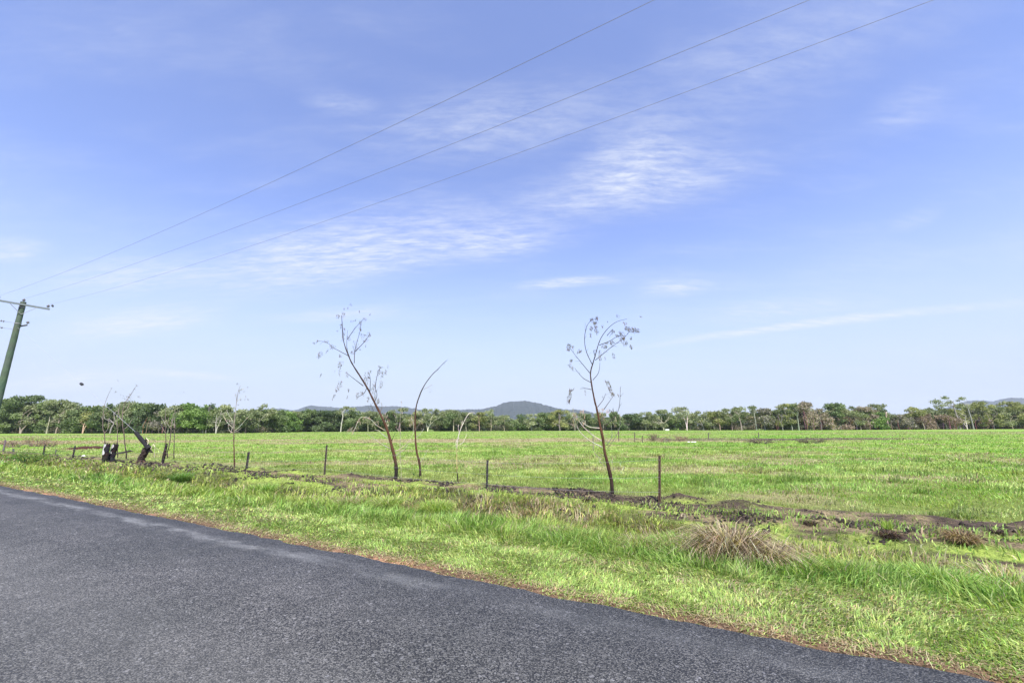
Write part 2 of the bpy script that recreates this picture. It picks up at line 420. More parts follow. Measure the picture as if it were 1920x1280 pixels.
def jit(c, s): return np.clip(c*(1+rg.normal(0, s, (len(c), 1)))*(1+rg.normal(0, s*.35, (len(c), 3))), .005, .9)

def verge():
    x, y = scatter(1000000, 3.4, 75); u, v = w2uv(x, y); r = np.hypot(x, y)
    ed = edge_v(u); edge_in = v-ed
    k = (v > ed+.02) & (v < 9.4); x, y, u, v, r, edge_in = [q_[k] for q_ in (x, y, u, v, r, edge_in)]
    e = .5*(fbm(u*.6, 0*u, 60)-.5)
    tall = sst(5.45+e, 6.1+e, v)
    wr = .9*sst(4, -1.5, u)+.55*sst(8, 9.5, u)*sst(16, 14, u); tus = sst(7.0+e-.3*wr, 7.4+e-.3*wr, v)*sst(8.9+e-wr, 8.3+e-wr, v)
    strip = sst(8.4+e-wr, 8.8+e-wr, v)
    patch = fbm(x*.9, y*.9, 61); fine = fbm(x*3.2, y*3.2, 62); big = fbm(u*.3, v*.9, 63)
    bare = sst(.52, .40, patch)*(1-tall)
    keep = rg.random(len(x)) < np.where(tall > .5, .8, 1-.40*bare)
    keep &= rg.random(len(x)) < np.where(edge_in < .28, .22+.9*sst(.42, .62, fbm(u*1.7, v*2, 64)) + .6*sst(.05,.28,edge_in), 1)
    keep &= rg.random(len(x)) < 1-.84*strip
    keep &= rg.random(len(x)) < np.where(tus > .5, .25+.9*sst(.35, .6, fbm(u*1.1, v*1.4, 65)), 1)
    keep &= rg.random(len(x)) < .50+.8*sst(.36, .56, vnoise(x*11, y*11, 68)*.6+vnoise(x*23, y*23, 69)*.4)
    x, y, u, v, r, edge_in, tall, tus, strip, patch, fine, big, bare = [q_[keep] for q_ in (x, y, u, v, r, edge_in, tall, tus, strip, patch, fine, big, bare)]
    n = len(x)
    cs = lerp((.27,.41,.085), (.52,.60,.20), rg.random(n)**.8)          # mown, yellow green
    cs = lerp(cs, (.20,.34,.07), sst(.45,.7,fine)*.4)
    straw = rg.random(n) < (.07+.22*bare+.30*(edge_in < .25))
    cs = np.where(straw[:, None], lerp((.42,.33,.17), (.50,.43,.26), rg.random(n)), cs)
    ct = lerp((.17,.31,.06), (.38,.52,.14), rg.random(n))
    ct = lerp(ct, (.40,.47,.11), sst(.35, .65, big)*.6)
    ct = np.where((rg.random(n) < .06)[:, None], lerp((.42,.36,.2), (.5,.45,.3), rg.random(n)), ct)
    cu = lerp((.26,.35,.08), (.48,.52,.15), rg.random(n))
    brown = sst(.44, .60, fbm(u*.9+4, v*1.9, 66)+.07*sst(4.5, 2, u)*sst(-1.5, 0, u)-.12*sst(5, 8, u)-.10*sst(-.5, -2, u))
    cu = np.where((rg.random(n) < .12+.6*brown)[:, None], lerp((.30,.22,.13), (.50,.42,.27), rg.random(n)), cu)
    c = cs*(1-tall[:, None])+ct*tall[:, None]; c = c*(1-tus[:, None])+cu*tus[:, None]
    h = (.036+.048*rg.random(n))*(1-tall)+(.17+.17*rg.random(n))*(.6+.8*fine)*tall
    h = h*(1-tus)+tus*(.07+.15*rg.random(n))*(.35+1.3*fine)*(1+.5*sst(.5, -1, u)); h *= 1-.6*strip
    h *= np.clip(sst(-.05, .5, edge_in)*.5+.5, .4, 1)
    wd = (.0050+.0050*rg.random(n))*np.clip((r/5)**.85, 1, 12)*(1+.15*tall)
    lean = np.abs(rg.normal(0, 1, n))*np.where(tall > .5, .70, 1.05)+np.where(tall > .5, .15, .25)
    yaw = 6.283*1.7*fbm(x*1.5, y*1.5, 67)+rg.normal(0, .9, n)
    c = c*(1-.35*(rg.random(n) < .3))[:, None]
    blades('verge_grass', x, y, h, wd*1.25, np.clip(lean, 0, 1.7), jit(c, .22), yaw=yaw)
verge()
def paddock():
    x, y = scatter(1000000, 8.5, 200); u, v = w2uv(x, y); r = np.hypot(x, y)
    k = (v > 8.6) & (y < 204); x, y, u, v, r = [q_[k] for q_ in (x, y, u, v, r)]
    st = strip_fn(u, v); li = litter_fn(x, y); dr = dry_fn(x, y)
    clump = fbm(x*1.6, y*1.6, 71); patch = fbm(x*.28, y*.45, 72); big = fbm(x*.05, y*.12, 73)
    near_strip = sst(13.5, 10.3, v)
    keep = rg.random(len(x)) < (1-.80*st)*(1-.75*li)*(1-.35*dr)*(.30+.9*sst(.36, .60, clump))*(.6+.6*sst(.35, .55, vnoise(x*5, y*5, 78)))*(1-.45*near_strip)
    x, y, u, v, r, st, li, dr, clump, patch, big, near_strip = [q_[keep] for q_ in (x, y, u, v, r, st, li, dr, clump, patch, big, near_strip)]
    n = len(x)
    c = lerp((.22,.39,.07), (.41,.55,.15), rg.random(n))
    c = lerp(c, (.54,.58,.21), sst(.42, .66, patch)*.65)
    c = lerp(c, (.20,.46,.06), sst(.5, .65, big)*.5*sst(-10, 40, x))
    c = lerp(c, (.33,.36,.13), near_strip*.6)
    dd = rg.random(n) < dr*.95
    c = np.where(dd[:, None], lerp((.36,.29,.17), (.48,.41,.28), rg.random(n)), c)
    c = np.where((rg.random(n) < li*.8)[:, None], (.17,.13,.10), c)
    c = np.where((rg.random(n) < .05)[:, None], (.42,.38,.2), c)
    c = c*(1-.3*(rg.random(n) < .3))[:, None]; dark = rg.random(n) < .6*sst(.60, .70, fbm(x*.9, y*1.8, 75)); c = np.where(dark[:, None], c*.55, c)
    h = (.05+.10*rg.random(n))*(.55+.9*clump)*(1-.4*near_strip)*(1-.3*dr)
    h *= 1+.9*sst(.66, .74, fbm(x*.9, y*1.8, 75))
    wd = (.006+.004*rg.random(n))*np.clip((r/7)**.9, 1, 22)
    lean = np.abs(rg.normal(0, .85, n))+.1; yaw = 6.283*1.7*fbm(x*1.1, y*1.1, 77)+rg.normal(0, .9, n)
    blades('paddock_grass', x, y, h, wd, np.clip(lean, 0, 1.6), jit(c, .18), yaw=yaw)
paddock()

def tussock(name, x, y, rad, h, n, cols, label, cat='grass tuft', lean=.8, wd=.007, seed=0, mat=None, group=None, mess=.45):
    global rg
    old = rg; rg = np.random.default_rng(1000+seed)
    a_ = rg.uniform(0, 2*np.pi, n); rr = rad*.55*np.sqrt(rg.random(n))
    bx, by = rr*np.cos(a_), rr*np.sin(a_)
    hh = h*(.55+.55*rg.random(n)); ln = np.clip(lean*(.25+rr/(rad*.55)*.8)*(.6+.7*rg.random(n)), 0, 2.2)
    ci = rg.integers(0, len(cols), n); c = jit(np.array(cols)[ci], .2)
    yaw = a_+rg.normal(0, mess, n)
    z = gh(x+bx, y+by)-.015
    sa = rg.uniform(0, 2*np.pi, n); S = np.stack([np.cos(sa)*wd*.5, np.sin(sa)*wd*.5, 0*sa], -1)
    P0 = np.stack([x+bx, y+by, z], -1); d_ = np.stack([np.cos(yaw), np.sin(yaw), 0*yaw], -1)
    up_ = np.array([0, 0, 1.])
    l1 = ln[:, None]; hc = hh[:, None]
    A = P0+d_*l1*hc*.15+up_*hc*.45; B = P0+d_*l1*hc*.5+up_*hc*(.8-.12*l1); T = P0+d_*l1*hc*.95+up_*hc*(1-.5*l1)
    V7 = np.stack([P0-S, P0+S, A+S, A-S, B+S*.7, B-S*.7, T], 1).reshape(-1, 3)
    b = np.arange(n)[:, None]*7
    o = npmesh(name, V7, [b+np.array([[0,1,2,3]]), b+np.array([[3,2,4,5]]), b+np.array([[5,4,6]])], mat or M_grass, cols=np.repeat(c, 7, 0))
    rg = old
    return tag(o, label, cat, group)
GR = [(.16,.28,.055), (.25,.38,.08), (.34,.43,.12)]; ST = [(.40,.31,.20), (.52,.44,.31), (.30,.21,.14)]; DK = [(.03,.02,.018), (.06,.04,.03), (.15,.1,.06)]
def tus_px(px, py, rad, h, n, cols, label, **kw):
    p = G(px, py); return tussock(kw.pop('name', 'grass_tussock'), p.x, p.y, rad, h, n, cols, label, **kw)
BL = [(.56,.46,.32), (.40,.30,.19), (.62,.52,.37), (.12,.085,.06), (.08,.055,.04), (.22,.16,.11)]  # dark tones stand in for the shade in recesses between stems
tus_px(1372, 1034, .34, .70, 1500, BL, 'tallest dead straw-coloured tussock on the verge, slumped over, shaded gaps painted as dark stems', name='dead_tussock', lean=1.1, wd=.008, seed=1, mess=1.0)
tus_px(1320, 1030, .30, .46, 1000, BL+[(.2,.26,.08)], 'brown tangled tussock touching the left side of the tallest slumped straw tussock', name='dead_tussock', lean=1.2, wd=.007, seed=31, mess=1.1)
tus_px(1428, 1040, .34, .50, 1300, BL, 'bleached drooping tussock touching the right side of the tallest slumped straw tussock', name='dead_tussock', lean=1.3, wd=.008, seed=2, mess=1.0)
tus_px(1278, 1018, .42, .44, 1300, GR+[(.4,.36,.2)], 'tall bright green tussock left of the slumped straw and brown tussocks', seed=3, lean=.9, wd=.009)
tus_px(1490, 1048, .36, .36, 800, GR, 'dark green tussock just right of the bleached dead tussocks', seed=4, lean=.8, wd=.009)
tus_px(1205, 1012, .34, .36, 900, ST+GR, 'mixed straw and green tussock left of the tall bright green tussock', seed=5, lean=1.1)
tus_px(1110, 1000, .34, .34, 900, GR+[(.33,.33,.12)], 'green tussock on the verge below the wispy right-hand sapling', seed=6, lean=.9)
tus_px(1045, 985, .30, .28, 700, ST+GR, 'brownish tussock on the verge between the sapling trunk and the middle post', seed=7, lean=1.1)
tus_px(820, 950, .42, .46, 1000, [(.3,.4,.09),(.24,.36,.07),(.36,.4,.12)], 'yellow-green tussock below the middle post, standing highest on its part of the verge', seed=8, lean=.8, wd=.01)
tus_px(728, 940, .42, .42, 900, [(.3,.4,.09),(.24,.36,.07),(.42,.38,.2)], 'yellow-green tussock on the verge right below the leaning sapling', seed=9, lean=.9, wd=.01)
tus_px(655, 935, .36, .36, 800, ST+GR, 'straw-flecked tussock on the verge below the burnt mound', seed=10, lean=1)
tus_px(495, 912, .42, .40, 700, GR, 'green tussock at the left end of the long burnt mound', seed=11, lean=.9, wd=.012)
tus_px(340, 893, .42, .45, 600, [(.11,.20,.045),(.18,.29,.07)], 'dark green tussock on the verge, right of the leaning burnt log', seed=12, lean=.8, wd=.014)
tus_px(310, 888, .40, .35, 500, [(.07,.13,.03),(.3,.3,.1)], 'low olive tussock touching the left side of a dark green tussock', seed=13, lean=1, wd=.014)
tus_px(1804, 1014, .20, .20, 900, [(.30,.21,.11),(.38,.29,.16),(.16,.10,.06),(.08,.05,.035)], 'rounded orange-brown dead tussock at the far right of the burnt strip', name='dead_tussock', mess=.9, lean=1.3, seed=14, wd=.008)
tus_px(1668, 1003, .17, .13, 500, DK, 'round charred black tussock stub with green shoots on top', name='burnt_tussock', lean=1.3, seed=15, wd=.008)
tus_px(1666, 996, .09, .24, 90, [(.35,.45,.1),(.28,.4,.08)], 'small spray of fresh lime-green shoots growing out of the round charred stub', name='green_shoots', lean=.5, seed=16, wd=.006)
tus_px(1873, 1006, .12, .08, 300, DK, 'small flat charred stub near the right edge of the burnt strip', name='burnt_tussock', lean=1.4, seed=17, wd=.01)
tus_px(1520, 985, .14, .10, 300, DK, 'charred stub on the burnt strip right of the rightmost post', name='burnt_tussock', lean=1.3, seed=18, wd=.01)
tus_px(1100, 945, .10, .12, 240, DK, 'charred stub standing left below the burnt trunk of the right-hand sapling', name='burnt_tussock', lean=1, seed=19, wd=.01)
tus_px(850, 925, .10, .14, 240, DK, 'charred stub beside the blackened foot of the slender white stem', name='burnt_tussock', lean=1, seed=20, wd=.01)
tus_px(1880, 1072, .5, .36, 900, GR+ST, 'wide mixed green and straw tussock at the right edge of the verge', seed=21, lean=1.2, wd=.008)
tus_px(1760, 1075, .42, .36, 900, GR, 'leafy green tussock on the right verge below the orange-brown tussock', seed=22, lean=1.0, wd=.009)
tus_px(1610, 1060, .34, .3, 800, GR+[(.36,.36,.16)], 'green tussock on the right verge below the round charred stub', seed=23, lean=1.0, wd=.008)

# burnt clods, ash lumps (stuff)
def clods():
    mb_v, mb_f, mb_c = [], [], []
    r_ = random.Random(5); n = 0
    base = [(0,0,1),(1,0,.1),(.3,.95,.15),(-.8,.6,.1),(-.8,-.6,.05),(.3,-.95,.1),(0,0,-.5)]
    fs = [(0,1,2),(0,2,3),(0,3,4),(0,4,5),(0,5,1),(6,2,1),(6,3,2),(6,4,3),(6,5,4),(6,1,5)]
    while n < 3600:
        u = r_.uniform(-7, 1)+abs(r_.gauss(0, 14)); v = r_.gauss(9.3, .62)-(abs(r_.gauss(0, .7)) if (u < 2.5 or 9 < u < 15) else 0)
        if not 7.7 < v < 10.7: continue
        x, y = uv2w(u, v)
        dens = float(sst(.48, .62, fbm(np.array([u*1.1]), np.array([v*2.4]), 80))[0])
        if r_.random() > dens: continue
        s_ = r_.uniform(.010, .030)*(1.9 if r_.random() < .12 else 1)*(1+max(0, u)/30)
        z = float(gh(np.array([x]), np.array([y]))[0]); b = len(mb_v)
        a_ = r_.uniform(0, 6.28); ca, sa = math.cos(a_), math.sin(a_); g_ = r_.uniform(.018, .065)
        for (px, py, pz) in base:
            k = r_.uniform(.7, 1.3)*s_; mb_v.append((x+(px*ca-py*sa)*k, y+(px*sa+py*ca)*k, z+pz*k*r_.uniform(.7, 1.5))); mb_c.append((g_*1.1, g_*.92, g_*.82))
        mb_f += [tuple(b+i for i in f) for f in fs]; n += 1
    tag(npmesh('burnt_clods', mb_v, [np.array(mb_f)], M_clod, cols=np.array(mb_c)), kind='stuff')
clods()
# straw litter lying on the burnt strip and the seal edge (stuff)
def litter():
    n = 26000
    u = rg.uniform(-7, 30, n)*rg.random(n)**.4; v = np.where(rg.random(n) < .5, rg.normal(9.3, .65, n), rg.normal(4.28, .12, n))
    k = v > edge_v(u)-.05; u, v = u[k], v[k]; n = len(u)
    x, y = uv2w(u, v); a_ = rg.uniform(0, 6.28, n); L = rg.uniform(.02, .09, n)*np.where(v < 6, .7, 1.3); wd = rg.uniform(.0015, .004, n)*(1+np.clip(u, 0, 40)/12)
    z = gh(x, y)+rg.uniform(.004, .02, n)
    d_ = np.stack([np.cos(a_)*L, np.sin(a_)*L, rg.uniform(-.006, .012, n)], -1); s_ = np.stack([-np.sin(a_)*wd, np.cos(a_)*wd, 0*a_], -1)
    p = np.stack([x, y, z], -1); V4 = np.stack([p-s_, p+s_, p+d_+s_*.5, p+d_-s_*.5], 1).reshape(-1, 3)
    c = jit(lerp((.22,.15,.09), (.50,.40,.25), rg.random(n)), .15)
    tag(npmesh('straw_litter', V4, [np.arange(n)[:, None]*4+np.array([[0,1,2,3]])], M_dead, cols=np.repeat(c, 4, 0)), kind='stuff')
litter()

# ------------------------------------------------------------------ hills
def hill(name, prof, Y, depth, seed, kind='structure'):
    """prof: ridge line in photograph pixels, kept at its own distance Y; built with a front and a back slope"""
    xs = np.linspace(prof[0][0], prof[-1][0], 260)
    ys = np.interp(xs, [p[0] for p in prof], [p[1] for p in prof])
    top = [P(float(a_), float(b_), Y) for a_, b_ in zip(xs, ys)]
    X0 = np.array([p.x for p in top]); Z0 = np.array([max(p.z, 0) for p in top])
    Z0 = Z0*(1+.05*(fbm(X0*.012, 0*X0, seed)-.5)) + 9*(vnoise(X0*.09, 0*X0, seed+3)-.5)*sst(0, 40, Z0)
    rows = 46; V_ = []
    for j in range(rows):
        s_ = j/(rows-1)*2-1                                    # -1 front foot .. 0 ridge .. 1 back foot
        yy = Y+s_*depth; prof_ = (1-abs(s_))**.8 if s_ < 0 else (1-s_)**1.0
        gul = fbm(X0*.006+s_*.3, 0*X0+s_*1.5, seed+7)-.5
        zz = Z0*prof_*(1+.55*gul*(1-prof_)*2) - 6*(1-prof_)
        V_.append(np.stack([X0*(yy/Y)**.3, 0*X0+yy, zz+10*(vnoise(X0*.03, 0*X0+j*1.3, seed+9)-.5)*(1-prof_)*sst(0, 30, Z0)], -1))
    V_ = np.stack(V_, 1); ii = np.arange(V_.shape[0]*rows).reshape(-1, rows)
    q = np.stack([ii[:-1, :-1], ii[1:, :-1], ii[1:, 1:], ii[:-1, 1:]], -1).reshape(-1, 4)
    return tag(npmesh(name, V_.reshape(-1, 3), [q], M_hill, smooth=True), kind=kind)
hill('hills', [(440,806),(470,790),(505,766),(525,764.5),(545,767),(560,768),(572,763),(586,759),(600,761),(618,762),(640,764),(660,762),(690,759),(712,761),(760,762),(792,767),(815,770),(835,768),(850,767),(880,768),(905,770),(930,785),(950,806)], 3900, 900, 3)
hill('hills', [(800,806),(830,775),(850,768),(880,766.5),(905,767),(925,762),(940,756),(955,752),(975,750.5),(990,751),(1005,754),(1020,758),(1040,763),(1055,767),(1075,766.5),(1095,768),(1112,774),(1140,785),(1180,806)], 3000, 800, 13)
hill('hills', [(1690,806),(1740,780),(1790,758),(1815,751),(1838,749),(1850,751),(1862,753),(1876,748),(1895,745),(1925,745),(1980,750),(2060,770),(2120,806)], 3600, 800, 23)

# ------------------------------------------------------------------ treeline, each front tree a thing
BASE = [(-300,815),(0,812.5),(450,812),(560,809.5),(960,807.6),(1300,806.5),(1500,806.3),(1780,804.6),(1920,804),(2200,803.5)]
def base_y(px): return float(np.interp(px, [b[0] for b in BASE], [b[1] for b in BASE]))
LEAF = dict(  # foliage colours per kind: (dark incl. painted gap shade, light incl. painted highlights)
 bush=((.055,.095,.035),(.24,.30,.13)), gum=((.09,.12,.055),(.34,.37,.20)), pale=((.14,.17,.09),(.42,.44,.26)),
 bright=((.07,.14,.03),(.25,.35,.11)), olive=((.12,.14,.05),(.36,.37,.15)), brown=((.14,.115,.085),(.38,.325,.245)),
 red=((.14,.100,.080),(.35,.27,.21)), grey=((.13,.12,.095),(.34,.32,.26)), dark=((.028,.058,.030),(.15,.20,.09)))
def tree(px, ty, wpx, kind, label, group=None, depth=0, trunkc=None, clear=.30, dens=1.0, clumps=None, fork=0, seed=None, name=None):
    rs = np.random.default_rng(seed if seed is not None else int(px*7+ty*13+depth)); r_ = random.Random(int(px*3+ty))
    b0 = G(px, base_y(px)); Yb = b0.y+depth
    top = P(px, ty, Yb); bx = P(px, 800, Yb).x; Ht = max(top.z, 3.0); Wd = wpx*Yb/F
    if clear < .4: clear *= .6 if kind not in ('red', 'brown', 'grey', 'bush', 'dark') else .2
    gum = kind in ('gum', 'pale', 'olive') or clear > .3
    tc = trunkc or ((.33,.29,.24) if gum else (.20,.15,.12))
    root = empty(name or {'bush': 'dense_tree', 'dark': 'dense_tree', 'red': 'scorched_tree', 'brown': 'scorched_tree', 'grey': 'scorched_tree', 'bright': 'green_tree'}.get(kind, 'gum_tree'),
                 (bx, Yb, 0), label, 'tree', group)
    # crown lobes
    nl = clumps or max(9, int(Wd*Ht/6.5)); lobes = []
    for i in range(nl):
        a_ = rs.uniform(0, 2*np.pi); rr = np.sqrt(rs.random()); hz = rs.random()
        taper = math.sqrt(max(.06, 1-((hz-.38)/.68)**2))
        lx, ly = math.cos(a_)*rr*Wd*.5*taper, math.sin(a_)*rr*Wd*.42*taper
        lz = Ht*(clear+(1-clear)*(.04+.92*hz))
        ls = rs.uniform(.9, 1.75)*(1.0 if gum else 1.2)*min(1.25, Wd/8)
        lobes.append((lx, ly, min(lz, Ht-ls*.55), ls))
    lobes.append((0, 0, Ht-.8, 1.2))
    # leaves: many small faces spread in flattened, ragged lobes
    per = int(110*dens); V_, Cc = [], []
    lo, hi = LEAF[kind]
    for (lx, ly, lz, ls) in lobes:
        k = int(per*(ls/1.4)**2); d = rs.normal(size=(k, 3)); d /= np.linalg.norm(d, axis=1)[:, None]
        rad = ls*(rs.random(k)**.45)*(1+.28*np.sin(d[:, 0]*5+lx)*np.cos(d[:, 1]*4+lz))
        p = d*rad[:, None]*np.array([1.2, 1.1, .72])+np.array([lx, ly, lz])
        p[:, 2] = np.maximum(p[:, 2], .15)
        s_ = rs.uniform(.13, .30, k)*(1.15 if not gum else 1)
        u1 = rs.normal(size=(k, 3)); u1 /= np.linalg.norm(u1, axis=1)[:, None]
        u2 = np.cross(u1, rs.normal(size=(k, 3))); u2 /= np.linalg.norm(u2, axis=1)[:, None]
        a1, a2 = u1*s_[:, None]*1.5, u2*s_[:, None]
        V_.append(np.stack([p-a1, p-a2*.8, p+a1, p+a2], 1).reshape(-1, 3))
        tone = rs.random(); f = np.clip(tone*.6+rs.random(k)*.5, 0, 1)
        c = lerp(lo, hi, f)*(1+rs.normal(0, .1, (k, 1)))
        Cc.append(np.repeat(np.clip(c, .005, 1), 4, 0))
    V_ = np.concatenate(V_); n = len(V_)//4
    cr_ = npmesh('crown', V_, [np.arange(n*4).reshape(n, 4)], M_leaf, cols=np.concatenate(Cc)); cr_.parent = root
    # trunk and limbs
    off = Vector((bx, Yb, 0)); col = tuple(c*rs.uniform(.8, 1.1) for c in tc); ns = 2 if fork else 1; r0 = (.015*Ht if gum else .016*Ht)*rs.uniform(.8, 1.2)
    for q_ in range(ns):
        mb = MB(); hf = Ht*max(clear, .30)*rs.uniform(.9, 1.3); lean = rs.uniform(-.12, .12)*Ht*.4+(fork*(q_*2-1)*Ht*.09 if fork else 0)
        fy = -Wd*.30 if gum else 0
        pts = [off+Vector((0, fy, -.3)), off+Vector((lean*.3, fy, hf*.5)), off+Vector((lean, fy*.9, hf))]
        mb.tube(pts, [r0*1.25, r0, r0*.8], 6, col=col); tk = mb.build('trunk', M_far_bark, root)
        mb = MB()
        for i in range(5 if gum else 3):
            L = lobes[rs.integers(0, len(lobes))]; e = off+Vector((L[0], L[1], max(L[2], hf+.5)))
            mid = (pts[2]+e)/2+Vector((rs.uniform(-.4, .4), rs.uniform(-.3, .3), rs.uniform(-.2, .6)))
            mid.y += fy*.5
            mb.tube([pts[2]-Vector((0, 0, .15)), mid, e], [r0*.6, r0*.38, r0*.12], 5, col=col)
        lm = mb.build('limbs', M_far_bark, root)
    if kind in ('red', 'brown', 'grey'):                     # burnt scrub: thin bare stems
        for i in range(7):
            xx = rs.uniform(-.5, .5)*Wd; yy = rs.uniform(-.5, -.1)*Wd; hh = Ht*rs.uniform(.35, .8); mb = MB()
            p0 = off+Vector((xx, yy, -.1)); mb.tube([p0, p0+Vector((rs.uniform(-.5, .5), 0, hh*.5)), p0+Vector((rs.uniform(-1.1, 1.1), 0, hh))], [.09, .07, .03], 4, col=(.16*rs.uniform(.6, 2.2), .12*rs.uniform(.7, 2), .10*rs.uniform(.7, 2)))
            mb.build('stem', M_far_bark, root)
    return root
